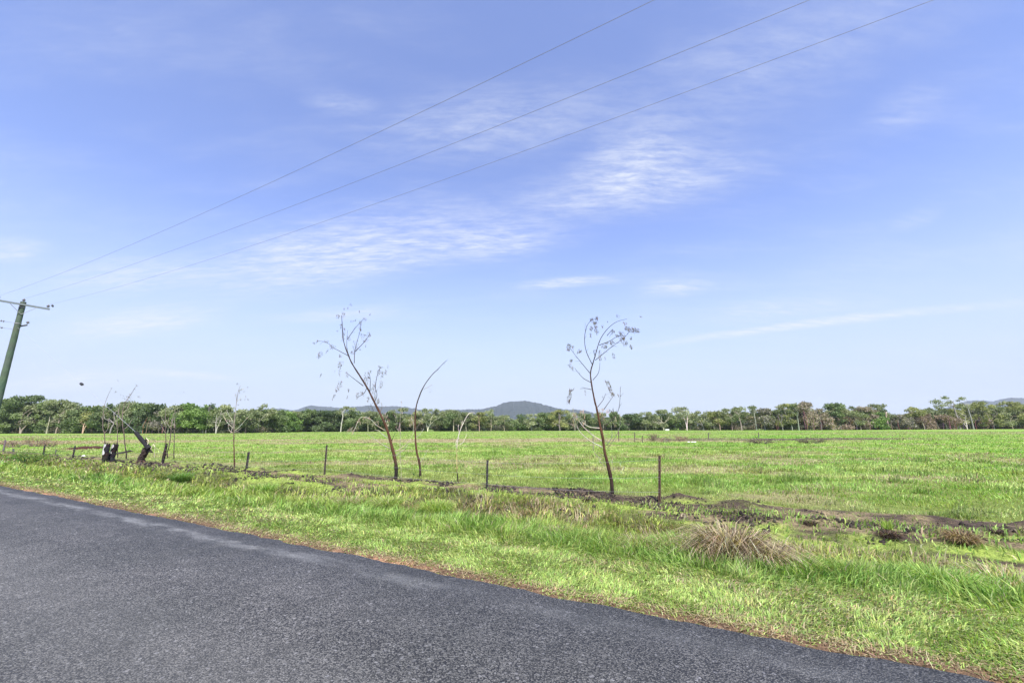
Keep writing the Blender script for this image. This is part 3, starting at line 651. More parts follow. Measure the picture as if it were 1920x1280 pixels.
T = [ # px, top y, crown width px, kind, label, extra
 (-60,745,70,'bush','dense green tree behind and left of the big power pole at the frame edge',{}),
 (4,749,44,'bush','dense green tree right behind the foot of the big wooden power pole',{}),
 (40,741,58,'bush','tallest broad dark green tree at the far left, first right of the big power pole',{}),
 (60,756,40,'gum','gum with pale forked trunk in front of the tallest broad far-left tree',dict(clear=.28,fork=1)),
 (88,752,40,'bush','dense green tree between the tallest broad left tree and the distant white pole',{}),
 (108,748,40,'gum','green flat-topped tree rising right behind the distant white leaning pole',dict(clear=.3)),
 (122,758,34,'gum','gum with a slanting bare pale trunk just right of the distant white pole',dict(clear=.36)),
 (150,762,40,'bush','low dark green tree in the dip of the skyline left of the charred stumps',{}),
 (172,760,36,'olive','olive tree with a pinkish forked trunk, left of the charred stumps',dict(clear=.34,fork=1,trunkc=(.5,.38,.3))),
 (198,757,42,'bush','dark green tree directly behind the pair of charred stumps',{}),
 (226,753,46,'gum','high grey-green gum between the charred stumps and the leaning log',dict(clear=.3)),
 (258,757,40,'bush','round dark tree right above the top of the leaning charred log',{}),
 (282,758,44,'dark','broad dark green tree right of the leaning charred log',{}),
 (303,770,30,'grey','low greyish scrub tree in the skyline dip behind the bare stems',{}),
 (328,760,36,'gum','narrow grey-green gum behind the rightmost bare stems of the left cluster',dict(clear=.3)),
 (352,756,44,'bright','broad bright green tree, left of the two brightest in the left treeline',dict(clear=.3,trunkc=(.5,.46,.38))),
 (382,759,44,'bright','broad bright green tree, the right of the two brightest in the left treeline',dict(clear=.3,trunkc=(.5,.46,.38))),
 (392,756,16,'dark','small dark tuft-topped tree rising just left of the round bare sapling',dict(clear=.7,clumps=3)),
 (416,758,34,'gum','gum with flat wispy top and white forked trunk behind the sapling with curved bare twigs',dict(clear=.38,fork=1,trunkc=(.50,.47,.41))),
 (446,768,42,'gum','grey-green tree directly behind the bare sapling with curved twigs',dict(clear=.3)),
 (470,768,36,'gum','olive-green gum just right of the bare sapling with curved twigs',dict(clear=.3)),
 (492,757,30,'gum','tall gum with a tufted crown standing above its neighbours left of the blue range',dict(clear=.42,clumps=8)),
 (512,768,40,'bush','dark tree at the left end of the blue range',{}),
 (534,771,36,'bright','light green thin white-trunked tree below the left end of the blue range',dict(clear=.34,trunkc=(.50,.46,.40))),
 (556,772,32,'gum','straight white-trunked gum second left of the leftmost tall picket',dict(clear=.4,trunkc=(.50,.47,.41))),
 (580,769,46,'bush','rounded bushy dark tree below the highest knob of the left range',{}),
 (612,770,54,'dark','widest dark rounded tree, behind the upright picket left of the leaning sapling',{}),
 (645,761,34,'gum','tall gum with straight white trunk and umbrella crown against the blue range',dict(clear=.5,clumps=9,trunkc=(.52,.49,.43))),
 (670,770,36,'bush','round green tree between the umbrella gum and the leaning sapling',{}),
 (696,771,38,'gum','grey-green tree behind the trunk of the big leaning sapling',dict(clear=.3)),
 (726,772,34,'bush','dark green tree just right of the big leaning sapling trunk',{}),
 (752,765,36,'gum','green gum with high crown between the two burnt saplings left of centre',dict(clear=.3)),
 (778,770,30,'olive','olive gum behind the thin whip-like burnt sapling',dict(clear=.34)),
 (806,766,46,'gum','broad spreading gum with a branching bright white trunk, right of the whip-like sapling',dict(clear=.38,fork=1,trunkc=(.66,.62,.55))),
 (838,772,32,'bush','dark tree left of the pale curved whip sapling',{}),
 (852,768,28,'gum','gum with bare white trunk behind the pale curved whip sapling',dict(clear=.42,trunkc=(.50,.47,.41))),
 (876,773,36,'gum','olive-green gum right of the pale curved whip sapling',dict(clear=.34)),
 (900,773,34,'olive','olive gum below the left foot of the central hill',dict(clear=.34)),
 (921,767,24,'gum','slim tufted gum rising in front of the left slope of the central hill',dict(clear=.35,clumps=7)),
 (946,778,36,'gum','grey-green gum below the left shoulder of the central hill',dict(clear=.34)),
 (972,777,36,'bush','low green tree directly below the summit of the central hill',{}),
 (996,776,36,'pale','pale green tree just right of the summit of the central hill',dict(clear=.25)),
 (1022,774,38,'bush','green tree below the right slope of the central hill',{}),
 (1048,768,40,'olive','taller olive-green tree at the right foot of the central hill',dict(clear=.28)),
 (1076,774,34,'gum','grey-green tree behind the left hanging leaves of the right-hand sapling',dict(clear=.3)),
 (1102,776,32,'bush','dark green tree just left of the right-hand sapling trunk',{}),
 (1128,774,34,'gum','olive gum directly behind the right-hand sapling trunk',dict(clear=.3)),
 (1152,773,28,'bush','small green tree just right of the right-hand sapling trunk',{}),
 (1180,776,34,'dark','dark tree with two thin bare white trunks in front, left of the rightmost picket',dict(clear=.32,fork=1,trunkc=(.55,.52,.46))),
 (1206,772,36,'gum','grey-green gum just left of the rightmost tall picket',dict(clear=.3)),
 (1238,768,42,'gum','gum with a cluster of pale upright stems right behind the rightmost tall picket',dict(clear=.34,fork=1,trunkc=(.48,.45,.38))),
 (1256,778,30,'bush','low dark green tree above the distant white box',{}),
 (1281,763,40,'pale','broad pale gum with a forked bright white trunk, right of the distant white box',dict(clear=.40,fork=1,trunkc=(.68,.65,.58),clumps=14)),
 (1312,770,38,'pale','yellowish pale gum first right of the forked white-trunk gum',dict(clear=.25)),
 (1342,771,40,'olive','olive rounded gum second right of the forked white-trunk gum',dict(clear=.22)),
 (1366,766,30,'gum','ragged gum with sky gaps left of the pair of wispy tall crowns',dict(clear=.42,clumps=8)),
 (1384,763,28,'gum','tall ragged gum standing out above brown scrub, left of a flat wispy crown',dict(clear=.45,clumps=8)),
 (1412,761,26,'gum','tall gum with a flat wispy dark crown open to the sky',dict(clear=.6,clumps=6)),
 (1436,766,28,'grey','grey scorched tree right of the flat wispy crown',{}),
 (1460,768,28,'gum','thin gum with white stem among grey scorched trees',dict(clear=.4)),
 (1478,757,26,'olive','tall dusty olive tree, left of a pair of high crowns',dict(clear=.3)),
 (1491,757,24,'gum','tall narrow gum in the group of high crowns right of centre',dict(clear=.4)),
 (1512,754,34,'brown','highest dusty brown tree with a dark green top in the right treeline',dict(clear=.2)),
 (1542,766,36,'brown','dull brown scorched tree right of the highest dusty brown tree',{}),
 (1571,756,28,'bush','small dark round-topped tree above brown scrub, right of the high brown tree',dict(clear=.35)),
 (1570,782,56,'red','low reddish burnt scrub beneath the small dark round-topped tree',{}),
 (1602,761,34,'gum','grey-green gum left of the bright green bushy tree in the brown scrub',dict(clear=.3)),
 (1622,763,28,'brown','brown scorched tree touching the bright green bushy tree on its left',{}),
 (1637,768,40,'bright','bright green bushy tree standing out among brown scrub on the right',dict(clear=.04,seed=5)),
 (1652,757,30,'gum','tall grey-green tree behind the bright green bushy tree',dict(clear=.3,depth=5)),
 (1662,768,12,'dark','thin dark-tufted tree with a pale leaning trunk at the skyline dip on the right',dict(clear=.6,clumps=3,trunkc=(.6,.55,.48))),
 (1682,778,44,'grey','dark grey-brown burnt scrub at the skyline dip right of the bright green tree',{}),
 (1716,762,42,'olive','round-topped olive tree with a dark tuft, behind reddish burnt scrub on the right',dict(clear=.2)),
 (1726,775,50,'red','tall reddish-brown burnt scrub in front of a round-topped olive tree',{}),
 (1762,778,46,'red','reddish-brown burnt scrub directly left of the pale leaning stems at right',{}),
 (1750,765,44,'gum','grey-green tree behind the reddish burnt scrub on the right',dict(clear=.2,depth=6)),
 (1785,743,34,'gum','tallest wispy gum of the right treeline, its open crown high against the sky',dict(clear=.62,clumps=9,dens=.6)),
 (1815,744,22,'gum','high wispy gum crown just left of the right-hand blue hill',dict(clear=.64,clumps=6,dens=.6)),
 (1790,765,52,'olive','olive tree with long pale slanting stems, under the tallest wispy crown',dict(clear=.3,fork=1,trunkc=(.6,.54,.44))),
 (1838,753,56,'olive','large rounded olive-green tree in front of the left end of the right blue hill',dict(clear=.2)),
 (1832,782,30,'red','small orange-brown scorched tree below the large rounded olive tree',{}),
 (1876,762,46,'gum','grey-green tree below the right blue hill, first from the large rounded olive tree',dict(clear=.2)),
 (1905,752,52,'olive','large olive tree at the right frame edge',dict(clear=.2)),
 (1950,755,60,'gum','grey-green tree just past the right frame edge',dict(clear=.25)),
]
for (px, ty, wp, kd, lb, kw) in T:
    tree(px, ty, wp*1.3, kd, lb, 'trees of the distant treeline', **kw)

# second ranks of the wood behind, and the scrub floor under the trees (stuff)
def wood(name, px0, px1, n, d0, d1, hfun, kinds, seed, zmax=None, sz=(.16,.36)):
    rs = np.random.default_rng(seed); V_, Cc = [], []
    for i in range(n):
        px = rs.uniform(px0, px1); b0 = G(px, base_y(px)); Yb = b0.y+rs.uniform(d0, d1)
        top = P(px, hfun(px)+rs.uniform(0, 9), Yb).z
        kd = kinds(px, rs); lo, hi = LEAF[kd]; x0 = P(px, 800, Yb).x
        ls = rs.uniform(1.2, 2.6); k = int(rs.uniform(90, 170))
        cz = top-ls*.6 if zmax is None else rs.uniform(.3, zmax)
        if zmax is None and rs.random() < .45: cz = rs.uniform(1.0, cz)
        d = rs.normal(size=(k, 3)); d /= np.linalg.norm(d, axis=1)[:, None]
        p = d*(ls*rs.random(k)**.45)[:, None]*np.array([1.4, 1.1, .65])+np.array([x0, Yb, cz]); p[:, 2] = np.maximum(p[:, 2], .05)
        s_ = rs.uniform(*sz, k); u1 = rs.normal(size=(k, 3)); u1 /= np.linalg.norm(u1, axis=1)[:, None]
        u2 = np.cross(u1, rs.normal(size=(k, 3))); u2 /= np.linalg.norm(u2, axis=1)[:, None]
        V_.append(np.stack([p-u1*s_[:, None]*1.4, p-u2*s_[:, None]*.8, p+u1*s_[:, None]*1.4, p+u2*s_[:, None]], 1).reshape(-1, 3))
        Cc.append(np.repeat(np.clip(lerp(lo, hi, np.clip(rs.random()*.6+rs.random(k)*.4, 0, 1)), .005, 1), 4, 0))
    V_ = np.concatenate(V_); m_ = len(V_)//4
    return tag(npmesh(name, V_, [np.arange(m_*4).reshape(m_, 4)], M_leaf, cols=np.concatenate(Cc)), kind='stuff')
tx = [p[0] for p in sorted(T)]; tys = {}
pts_ = sorted([(p[0], p[1]) for p in T if p[5].get('clear', 0) < .5 and p[3] != 'red'])
def hline(px): return max(float(np.interp(px, [p[0] for p in pts_], [p[1] for p in pts_])), 752)+7
def kd_back(px, rs):
    if px > 1400: return ['gum', 'olive', 'grey', 'brown', 'pale'][rs.integers(5)]
    return ['bush', 'gum', 'bush', 'dark', 'olive'][rs.integers(5)]
def kd_floor(px, rs):
    if px > 1340: return ['brown', 'red', 'grey', 'red', 'dark'][rs.integers(5)]
    if 900 < px < 1060: return ['pale', 'gum', 'gum', 'grey'][rs.integers(4)]
    return ['dark', 'dark', 'grey', 'bush', 'brown'][rs.integers(5)]
wood('background_woodland', -220, 2150, 3000, 7, 34, hline, kd_back, 3)
wood('low_woodland', -220, 2150, 1500, 4, 24, hline, kd_back, 8, zmax=6.5)
wood('scrub_undergrowth', -200, 2100, 720, -1, 10, hline, kd_floor, 4, zmax=2.2, sz=(.08, .22))
def stems():                                # crowded thin stems in the shade of the wood, too many to count
    mb = MB(); rs = random.Random(9)
    for i in range(900):
        px = rs.uniform(-150, 2050); b0 = G(px, base_y(px)); Yb = b0.y+rs.uniform(0, 16); x0 = P(px, 800, Yb).x
        h_ = rs.uniform(2, 7.5); l_ = rs.gauss(0, .5); g_ = rs.choice([.12, .2, .35, .5])*rs.uniform(.7, 1.2); r0 = rs.uniform(.04, .10)
        mb.tube([(x0, Yb, -.2), (x0+l_*.4, Yb, h_*.5), (x0+l_, Yb, h_)], [r0, r0*.8, r0*.4], 4, cap=False, col=(g_, g_*.85, g_*.72))
    tag(mb.build('thin_stems', M_far_bark), kind='stuff')
stems()

# ------------------------------------------------------------------ burnt saplings
def smooth_pts(pts, n=3):
    """Catmull-Rom through 2-D/3-D points"""
    pts = [Vector(p) for p in pts]
    if len(pts) < 3: return pts
    out = []; q = [pts[0]*2-pts[1]]+pts+[pts[-1]*2-pts[-2]]
    for i in range(1, len(q)-2):
        a_, b_, c_, d_ = q[i-1:i+3]
        for k in range(n):
            t_ = k/n; out.append(.5*((2*b_)+(c_-a_)*t_+(2*a_-5*b_+4*c_-d_)*t_*t_+(3*b_-a_-3*c_+d_)*t_**3))
    return out+[pts[-1]]
CHAR, RUST, GREYB, PALE, OCHRE = (.025,.020,.018), (.090,.043,.024), (.20,.165,.14), (.62,.56,.47), (.42,.36,.16)
DEADL = [(.15,.12,.095), (.22,.18,.145), (.09,.072,.06)]; PALEL = [(.48,.40,.32), (.58,.50,.41), (.38,.30,.23)]; PINKL = [(.52,.36,.30), (.6,.45,.38), (.4,.27,.22)]
class Sapling:
    def __init__(s, name, base, ox, oy, sc, label, group, seed):
        s.ox, s.oy, s.sc = ox, oy, sc; s.b = G(*base); s.Y = s.b.y; s.r = random.Random(seed)
        zb = float(gh(np.array([s.b.x]), np.array([s.b.y]))[0]); s.mpp = s.Y/F
        s.root = empty(name, (s.b.x, s.b.y, zb), label, 'sapling', group)
    def p(s, X_, Y_, dy=0.0): return P(s.ox+X_/s.sc, s.oy+Y_/s.sc, s.Y+dy)
    def trunk(s, pts, wpx, cols, n=10):
        q = smooth_pts([s.p(*p_) for p_ in pts], 4); m_ = len(q)
        q[0] = q[0]-Vector((0, 0, .12))
        rad = [float(np.interp(i/(m_-1), np.linspace(0, 1, len(wpx)), wpx))*s.mpp*.44/s.sc for i in range(m_)]
        rad = [r_*(1+.12*s.r.uniform(-1, 1)) for r_ in rad]
        cl_ = [tuple(np.array([np.interp(i/(m_-1), np.linspace(0, 1, len(cols)), [c[k] for c in cols]) for k in range(3)])*s.r.uniform(.75, 1.25)) for i in range(m_)]
        mb = MB(); mb.tube(q, rad, n, col=cl_, wob=.22, rng=s.r); mb.build('trunk', M_bark, s.root, smooth=True)
    def branch(s, pts, w0=5, w1=1.5, col=GREYB, dy=None):
        dy = s.r.uniform(-.5, .5) if dy is None else dy; n = len(pts)
        q = smooth_pts([s.p(*p_, dy*i/(n-1)) for i, p_ in enumerate(pts)], 3); m_ = len(q)
        rad = [max(.0042, (w0+(w1-w0)*i/(m_-1))*s.mpp*.5/s.sc) for i in range(m_)]
        mb = MB(); mb.tube(q, rad, 6, col=[tuple(c*s.r.uniform(.8, 1.2) for c in col) for _ in q])
        for i in range(2, m_-1):
            if s.r.random() < .55:
                L_ = s.r.uniform(.05, .22); d_ = ((q[i+1]-q[i]).normalized()+Vector((s.r.gauss(0, .6), s.r.gauss(0, .6), s.r.gauss(0, .5)))).normalized()
                mb.tube([q[i], q[i]+d_*L_*.5, q[i]+d_*L_+Vector((0, 0, -.02))], [.003, .0024, .0018], 4, col=col)
        mb.build('branch', M_bark, s.root, smooth=True)
    def leaves(s, X_, Y_, w_, h_, n=14, cols=DEADL, tilt=0.0, L=.085, dy=None, lw=.0065):
        """a cluster of withered leaves hanging round (X_, Y_), about w_ x h_ pixels of the enlarged photograph"""
        dy = s.r.uniform(-.35, .35) if dy is None else dy; mb = MB(); c = s.p(X_, Y_, dy); k = s.mpp/s.sc
        for i in range(n):
            a_ = s.r.uniform(-1, 1); b_ = s.r.uniform(-1, 1)
            o_ = Vector(((a_*(1-abs(b_)*.4)*w_*.58+tilt*b_*h_*.5)*k, s.r.uniform(-1, 1)*w_*.4*k, -b_*h_*.52*k))
            d = Vector((s.r.gauss(tilt*.5, .35), s.r.gauss(0, .35), -abs(s.r.gauss(.9, .35)))).normalized()*L*s.r.uniform(.6, 1.3)
            p0 = c+o_-d*.5; col = s.r.choice(cols); col = tuple(q*s.r.uniform(.75, 1.25) for q in col)
            mb.leaf(p0, d, lw*s.r.uniform(.7, 1.3), col, s.r.uniform(-.01, .01))
        mb.build('leaf_cluster', M_dead, s.root)
SG = 'burnt saplings along the fence line'
# big leaning sapling
s1 = Sapling('burnt_sapling', (742, 902), 570, 560, 3.556, 'tall burnt sapling leaning left, with rusty trunk, black foot and the most withered leaves', SG, 1)
s1.trunk([(608,1212),(614,1160),(612,1100),(590,1000),(560,890),(520,790),(470,690),(420,590),(370,510),(320,430),(285,350),(262,270),(255,170),(250,110)],
         [28,25,24,19,17,15,13,11,8,6,5,3], [CHAR,CHAR,RUST,RUST,(.08,.042,.028),(.06,.036,.028),(.05,.036,.03),(.05,.038,.032),(.05,.04,.035),(.05,.04,.035)])
for b_ in [[(335,430),(338,350),(350,300),(375,210),(378,160)],[(338,355),(400,290),(440,235)],[(290,270),(320,225),(350,185),(400,130)],[(305,385),(240,350),(195,325),(150,290),(90,280)],
           [(395,580),(330,530),(280,490)],[(470,690),(487,640),(470,580)],[(420,590),(400,630),(360,655)],[(440,615),(442,540),(435,495)],[(475,600),(480,550),(500,470),(525,455)],
           [(300,380),(285,320),(290,210)],[(490,700),(500,690),(497,660)]]:
    s1.branch(b_, 5, 1.6, (.07,.055,.045))
for b_ in [[(580,1000),(520,970),(450,920),(410,895)],[(603,1015),(640,1000),(700,950),(735,880)],[(545,880),(480,840),(440,800),(380,790),(350,840),(330,890)],[(610,1045),(660,1010),(690,975)],[(505,760),(520,720),(515,690)],[(560,930),(520,900),(500,880),(470,870)]]:
    s1.branch(b_, 5, 1.8, (.42,.37,.30))
s1.branch([(585,945),(610,890)], 5, 2, CHAR)
for (x_, y_, w_, h_, n_, tl) in [(105,372,26,46,14,-.4),(242,438,34,40,16,-.4),(234,582,26,80,22,-.3),(198,655,14,36,7,-.4),(225,120,28,22,9,0),(262,112,22,40,9,0),(246,185,16,30,6,0),(263,235,20,90,20,0),
        (375,185,18,60,12,0),(400,262,50,50,18,.4),(434,240,24,34,10,.3),(345,310,34,70,14,0),(500,480,22,60,14,0),(522,505,18,50,11,0),(545,490,14,30,7,0),(514,570,22,44,12,0),(435,505,24,50,12,0),
        (462,600,24,60,14,0),(420,545,20,46,10,0),(356,650,18,40,10,0),(388,636,30,24,8,.4),(427,672,18,28,7,0),(192,322,36,24,9,.3),(150,287,30,14,6,.6),(88,285,12,22,4,0),(68,300,14,14,3,.4),(295,608,10,24,4,0),(288,655,8,18,3,0),
        (402,524,18,60,11,0),(476,640,14,60,11,0),(494,684,16,30,7,0),(112,512,10,18,3,-.4),(245,383,18,20,5,0),(285,510,24,40,8,0),(237,490,14,50,6,0),(380,155,20,16,4,0),(310,40,20,14,3,.3),(268,68,8,8,2,0),(294,64,6,6,2,0),(405,140,26,30,7,0),(440,105,6,6,2,0),(366,88,8,8,2,0),(330,150,40,12,4,0),(300,265,30,30,6,0),(460,720,50,50,9,0),(412,314,10,10,2,0),(372,338,14,8,2,0),(222,218,8,10,2,0),(558,450,8,24,3,0),(155,350,12,24,4,-.4),(205,487,8,10,2,0),(320,360,30,20,5,0)]:
    s1.leaves(x_, y_, w_, h_, int(n_*2.4), DEADL, tl)
s1.leaves(540, 820, 46, 100, 60, PINKL, .1, L=.12); s1.leaves(350, 860, 34, 90, 34, PALEL, -.35, L=.14); s1.leaves(308, 878, 34, 40, 16, PALEL, -.6, L=.12)
s1.leaves(640, 990, 60, 80, 26, PALEL, -.3, L=.11, lw=.005); s1.leaves(432, 1050, 26, 60, 14, DEADL, -.4); s1.leaves(515, 1000, 120, 120, 16, PALEL, 0, L=.1, lw=.004)
s1.leaves(410, 810, 60, 50, 22, PALEL, -.2, L=.1); s1.leaves(478, 840, 40, 50, 16, PALEL, -.2, L=.1)
# thin whip
s2 = Sapling('burnt_sapling', (788, 895), 570, 560, 3.556, 'thin whip-like burnt sapling bending right, just right of the big leaning one', SG, 2)
s2.trunk([(776,1192),(770,1100),(750,1010),(742,900),(741,800),(748,720),(765,660),(790,600),(820,550),(860,500),(890,472),(930,430),(955,408)],
         [18,15,13,11,9,8,6,5,3.5,2.5], [CHAR,RUST,(.08,.042,.028),(.05,.035,.028),(.06,.048,.04),(.08,.07,.06),(.08,.07,.06)])
s2.branch([(798,602),(825,590),(852,572)], 3, 1.6, (.3,.26,.22))
s2.branch([(742,870),(728,820),(715,790)], 4, 2, (.45,.4,.33)); s2.branch([(745,880),(765,840),(782,815)], 4, 2, (.45,.4,.33)); s2.branch([(742,930),(775,900),(800,865)], 3, 1.6, (.45,.4,.33))
s2.branch([(748,740),(768,772)], 3, 1.6, (.45,.4,.33)); s2.branch([(765,1105),(800,1050),(830,1000)], 3, 1.4, (.4,.36,.3))
s2.leaves(715, 812, 24, 60, 26, PALEL, 0, L=.12); s2.leaves(773, 820, 24, 26, 10, PALEL, .5); s2.leaves(772, 770, 8, 24, 4, PALEL); s2.leaves(889, 474, 12, 16, 5, DEADL); s2.leaves(840, 624, 12, 8, 3, DEADL)
s2.leaves(932, 428, 16, 12, 4, DEADL); s2.leaves(735, 850, 26, 40, 12, PALEL)
# bare weed stems between the leaning sapling and the picket
s2b = Sapling('dead_plant', (640, 905), 570, 560, 3.556, 'faint pale dead stem standing between the upright picket and the leaning sapling', None, 12)
s2b.trunk([(650,1195),(645,1100),(640,1000),(645,900),(640,820),(650,740),(652,680)], [3,3,2.5,2,2], [(.4,.36,.26),(.45,.4,.33)], 5)
s2b.leaves(642, 880, 14, 60, 10, PALEL); s2b.leaves(650, 760, 16, 50, 8, PALEL); s2b.leaves(648, 692, 8, 14, 3, DEADL); s2b.leaves(622, 850, 20, 40, 7, PALEL)
# pale slender stem
s3 = Sapling('burnt_sapling', (859, 907), 820, 700, 5.82, 'slender pale stem with drooping curved tip and blackened foot, left of the middle picket', SG, 3)
s3.trunk([(228,1208),(220,1120),(212,1045),(211,950),(215,820),(228,700),(250,620),(275,560),(310,490),(345,438),(390,426),(410,436)],
         [14,13,11,9,10,10,9,9,7,4], [CHAR,CHAR,OCHRE,OCHRE,PALE,PALE,PALE,PALE,PALE,PALE], 8)
for b_ in [[(215,822),(203,790),(205,740),(222,690)],[(240,650),(228,600),(235,560)],[(222,780),(262,765),(292,735),(320,665)],[(250,620),(262,560),(272,520)],[(240,700),(210,735),(205,790)]]: s3.branch(b_, 4, 2, PALE, dy=s3.r.uniform(-.1, .1))
s3.leaves(210, 1028, 26, 24, 14, [OCHRE, (.5,.42,.15)], 0, L=.05)
s3.branch([(228,1190),(290,1130),(320,1190)], 3, 2, (.3,.24,.14)); s3.branch([(228,1190),(262,1130),(285,1120)], 3, 2, (.3,.24,.14))
# right-hand sapling
s4 = Sapling('burnt_sapling', (1148, 929), 1030, 580, 3.367, 'tall burnt sapling right of centre with arching twigs and hanging grey leaf bunches', SG, 4)
s4.trunk([(398,1172),(392,1085),(372,990),(350,900),(335,800),(318,720),(300,630),(285,570),(268,480),(260,400),(275,340),(290,290),(310,220),(335,165),(380,110),(430,76),(490,60)],
         [27,25,22,19,17,14,12,11,9,8,7,6,5,4,3,2], [CHAR,(.06,.032,.022),RUST,RUST,(.08,.042,.028),(.05,.032,.026),(.04,.03,.026),(.04,.03,.026),(.045,.035,.03)])
for b_ in [[(290,320),(340,280),(400,230),(450,195),(490,160),(520,125),(560,130)],[(315,225),(380,200),(430,170),(480,165)],[(270,345),(235,270),(222,190),(235,110),(265,70),(300,58)],
           [(255,400),(210,345),(165,290),(125,235)],[(262,460),(210,430),(160,370)],[(275,445),(310,400),(320,335)],[(265,505),(230,498),(195,500)],[(305,615),(340,570),(355,530)],[(345,630),(380,580),(405,545)],
           [(335,760),(380,710),(430,650),(445,580),(448,490)],[(290,300),(280,262),(285,258)],[(365,165),(400,125),(395,160)]]:
    s4.branch(b_, 4.5, 1.6, (.055,.045,.04))
for b_ in [[(330,830),(270,790),(215,740),(185,700)],[(335,870),(260,830),(200,780),(175,740)],[(330,750),(250,740),(200,705)]]: s4.branch(b_, 6, 3, (.50,.45,.38))
for b_ in [[(350,960),(290,910),(275,850),(280,810)],[(360,860),(395,800),(390,730)],[(365,880),(420,800),(445,740),(445,660)],[(355,990),(320,960),(310,940)],[(352,930),(310,905)]]: s4.branch(b_, 4, 2, (.24,.22,.17))
for (x_, y_, w_, h_, n_, tl) in [(268,70,18,24,8,0),(290,95,24,40,14,.3),(300,135,22,50,14,.2),(264,120,22,24,8,0),(262,165,10,30,4,0),(300,60,14,24,6,0),(123,240,26,44,20,-.2),(190,265,24,24,8,-.5),(135,335,16,60,12,-.2),(150,240,14,14,4,0),
        (145,372,14,24,5,0),(120,355,8,14,2,0),(528,130,60,30,26,.9),(490,122,24,24,9,.6),(470,205,34,50,20,.5),(465,175,30,30,10,.4),(360,225,24,36,10,-.3),(395,212,26,26,9,0),(320,290,18,60,12,0),(405,290,14,40,6,.2),(455,150,24,16,6,.6),
        (515,240,14,22,7,.3),(515,180,14,16,4,0),(478,90,26,16,6,.5),(400,140,20,16,5,0),(340,240,20,30,6,0),(582,48,14,5,2,1.5),(430,40,40,10,3,.5),(335,100,8,30,3,0),(366,78,10,8,2,0),(228,525,8,30,4,0),(352,310,8,16,2,0),(430,165,24,14,5,.6)]:
    s4.leaves(x_, y_, w_, h_, int(n_*2.4), DEADL, tl)
s4.leaves(383, 500, 26, 100, 70, DEADL, .38, L=.11, dy=0); s4.leaves(125, 555, 22, 90, 50, DEADL, -.25, L=.11, dy=0); s4.leaves(148, 505, 14, 22, 10, DEADL, -.9, dy=0)
s4.leaves(157, 695, 44, 90, 60, PALEL, .1, L=.13); s4.leaves(211, 680, 28, 80, 42, PALEL, .1, L=.12); s4.leaves(148, 650, 14, 40, 12, PALEL); s4.leaves(332, 665, 50, 70, 40, PINKL, 0, L=.11)
s4.leaves(415, 710, 20, 60, 24, PALEL); s4.leaves(350, 812, 30, 50, 30, PALEL, .3); s4.leaves(455, 1000, 22, 60, 20, [(.5,.5,.36)], 0, L=.1); s4.leaves(400, 642, 56, 26, 18, [(.1,.1,.07)], 0)
s4.leaves(440, 545, 22, 16, 6, DEADL); s4.leaves(448, 500, 8, 40, 4, DEADL); s4.leaves(320, 955, 12, 24, 6, PALEL); s4.leaves(445, 670, 10, 30, 5, PALEL); s4.leaves(395, 960, 14, 40, 8, PALEL, L=.08); s4.leaves(355, 640, 40, 30, 12, PINKL)
# round bare sapling
s5 = Sapling('burnt_sapling', (440, 879), 160, 700, 5.333, 'straight bare sapling standing alone, pale curved twigs cupping its stem', SG, 5)
s5.trunk([(1492,955),(1490,880),(1488,800),(1485,690),(1485,600),(1490,500),(1500,380),(1515,270),(1530,180),(1550,118)],
         [18,15,12,10,9,7,5,4,3], [CHAR,RUST,(.13,.07,.05),(.12,.08,.06),(.30,.26,.21),(.30,.26,.22),(.25,.22,.2),(.2,.18,.16)], 8)
for b_ in [[(1476,592),(1445,575),(1430,540),(1432,510)],[(1482,552),(1425,495),(1390,440),(1382,395)],[(1486,575),(1540,535),(1600,465),(1645,420)],[(1490,500),(1445,430),(1412,365)],[(1508,285),(1535,262),(1562,235)],[(1532,180),(1560,160),(1592,150)],
           [(1480,560),(1475,500),(1455,470),(1440,480)],[(1488,585),(1520,575),(1560,545)],[(1518,260),(1510,235),(1500,212)]]: s5.branch(b_, 5, 2.2, (.55,.50,.40))
for (x_, y_) in [(1522,106),(1620,140),(1590,182),(1605,232),(1556,262),(1503,210),(1626,260),(1560,162),(1535,170),(1518,265),(1530,312),(1540,190),(1596,262)]: s5.leaves(x_, y_, 12, 12, 4, DEADL, 0, L=.1)
# cluster of bare stems at left
def stem5(base, pts, w, label, seed, brs=(), lvs=(), cols=(CHAR,(.10,.07,.06),(.22,.18,.15),(.22,.19,.16)), name='burnt_sapling'):
    s_ = Sapling(name, base, 160, 700, 5.333, label, SG, seed); s_.trunk(pts, w, list(cols), 7)
    for b_ in brs: s_.branch(b_, 4, 2, (.26,.22,.18))
    for (x_, y_, a_, b_, n_) in lvs: s_.leaves(x_, y_, a_, b_, n_, DEADL, .5, L=.12)
    return s_
stem5((197, 866), [(205,880),(202,790),(197,700),(190,600),(174,540),(180,400),(196,300),(240,190),(262,152)], [10,10,9,7,5,3,2.5], 'thin bare stem rising behind the left charred stump', 21,
      [[(192,592),(222,560),(232,500),(228,450)],[(180,430),(230,380),(262,350)],[(176,470),(160,430)]], [(262,152,14,10,3),(300,180,18,24,6),(326,70,12,14,4)])
stem5((221, 860), [(325,850),(322,770),(322,690),(321,600),(318,500),(330,380),(352,300)], [10,9,8,6,5,4,3], 'thin bare stem rising right behind the right charred stump', 22, [[(320,560),(350,480),(372,400)],[(320,520),(290,440),(280,380)]], [(352,215,8,8,2),(378,160,8,6,2)])
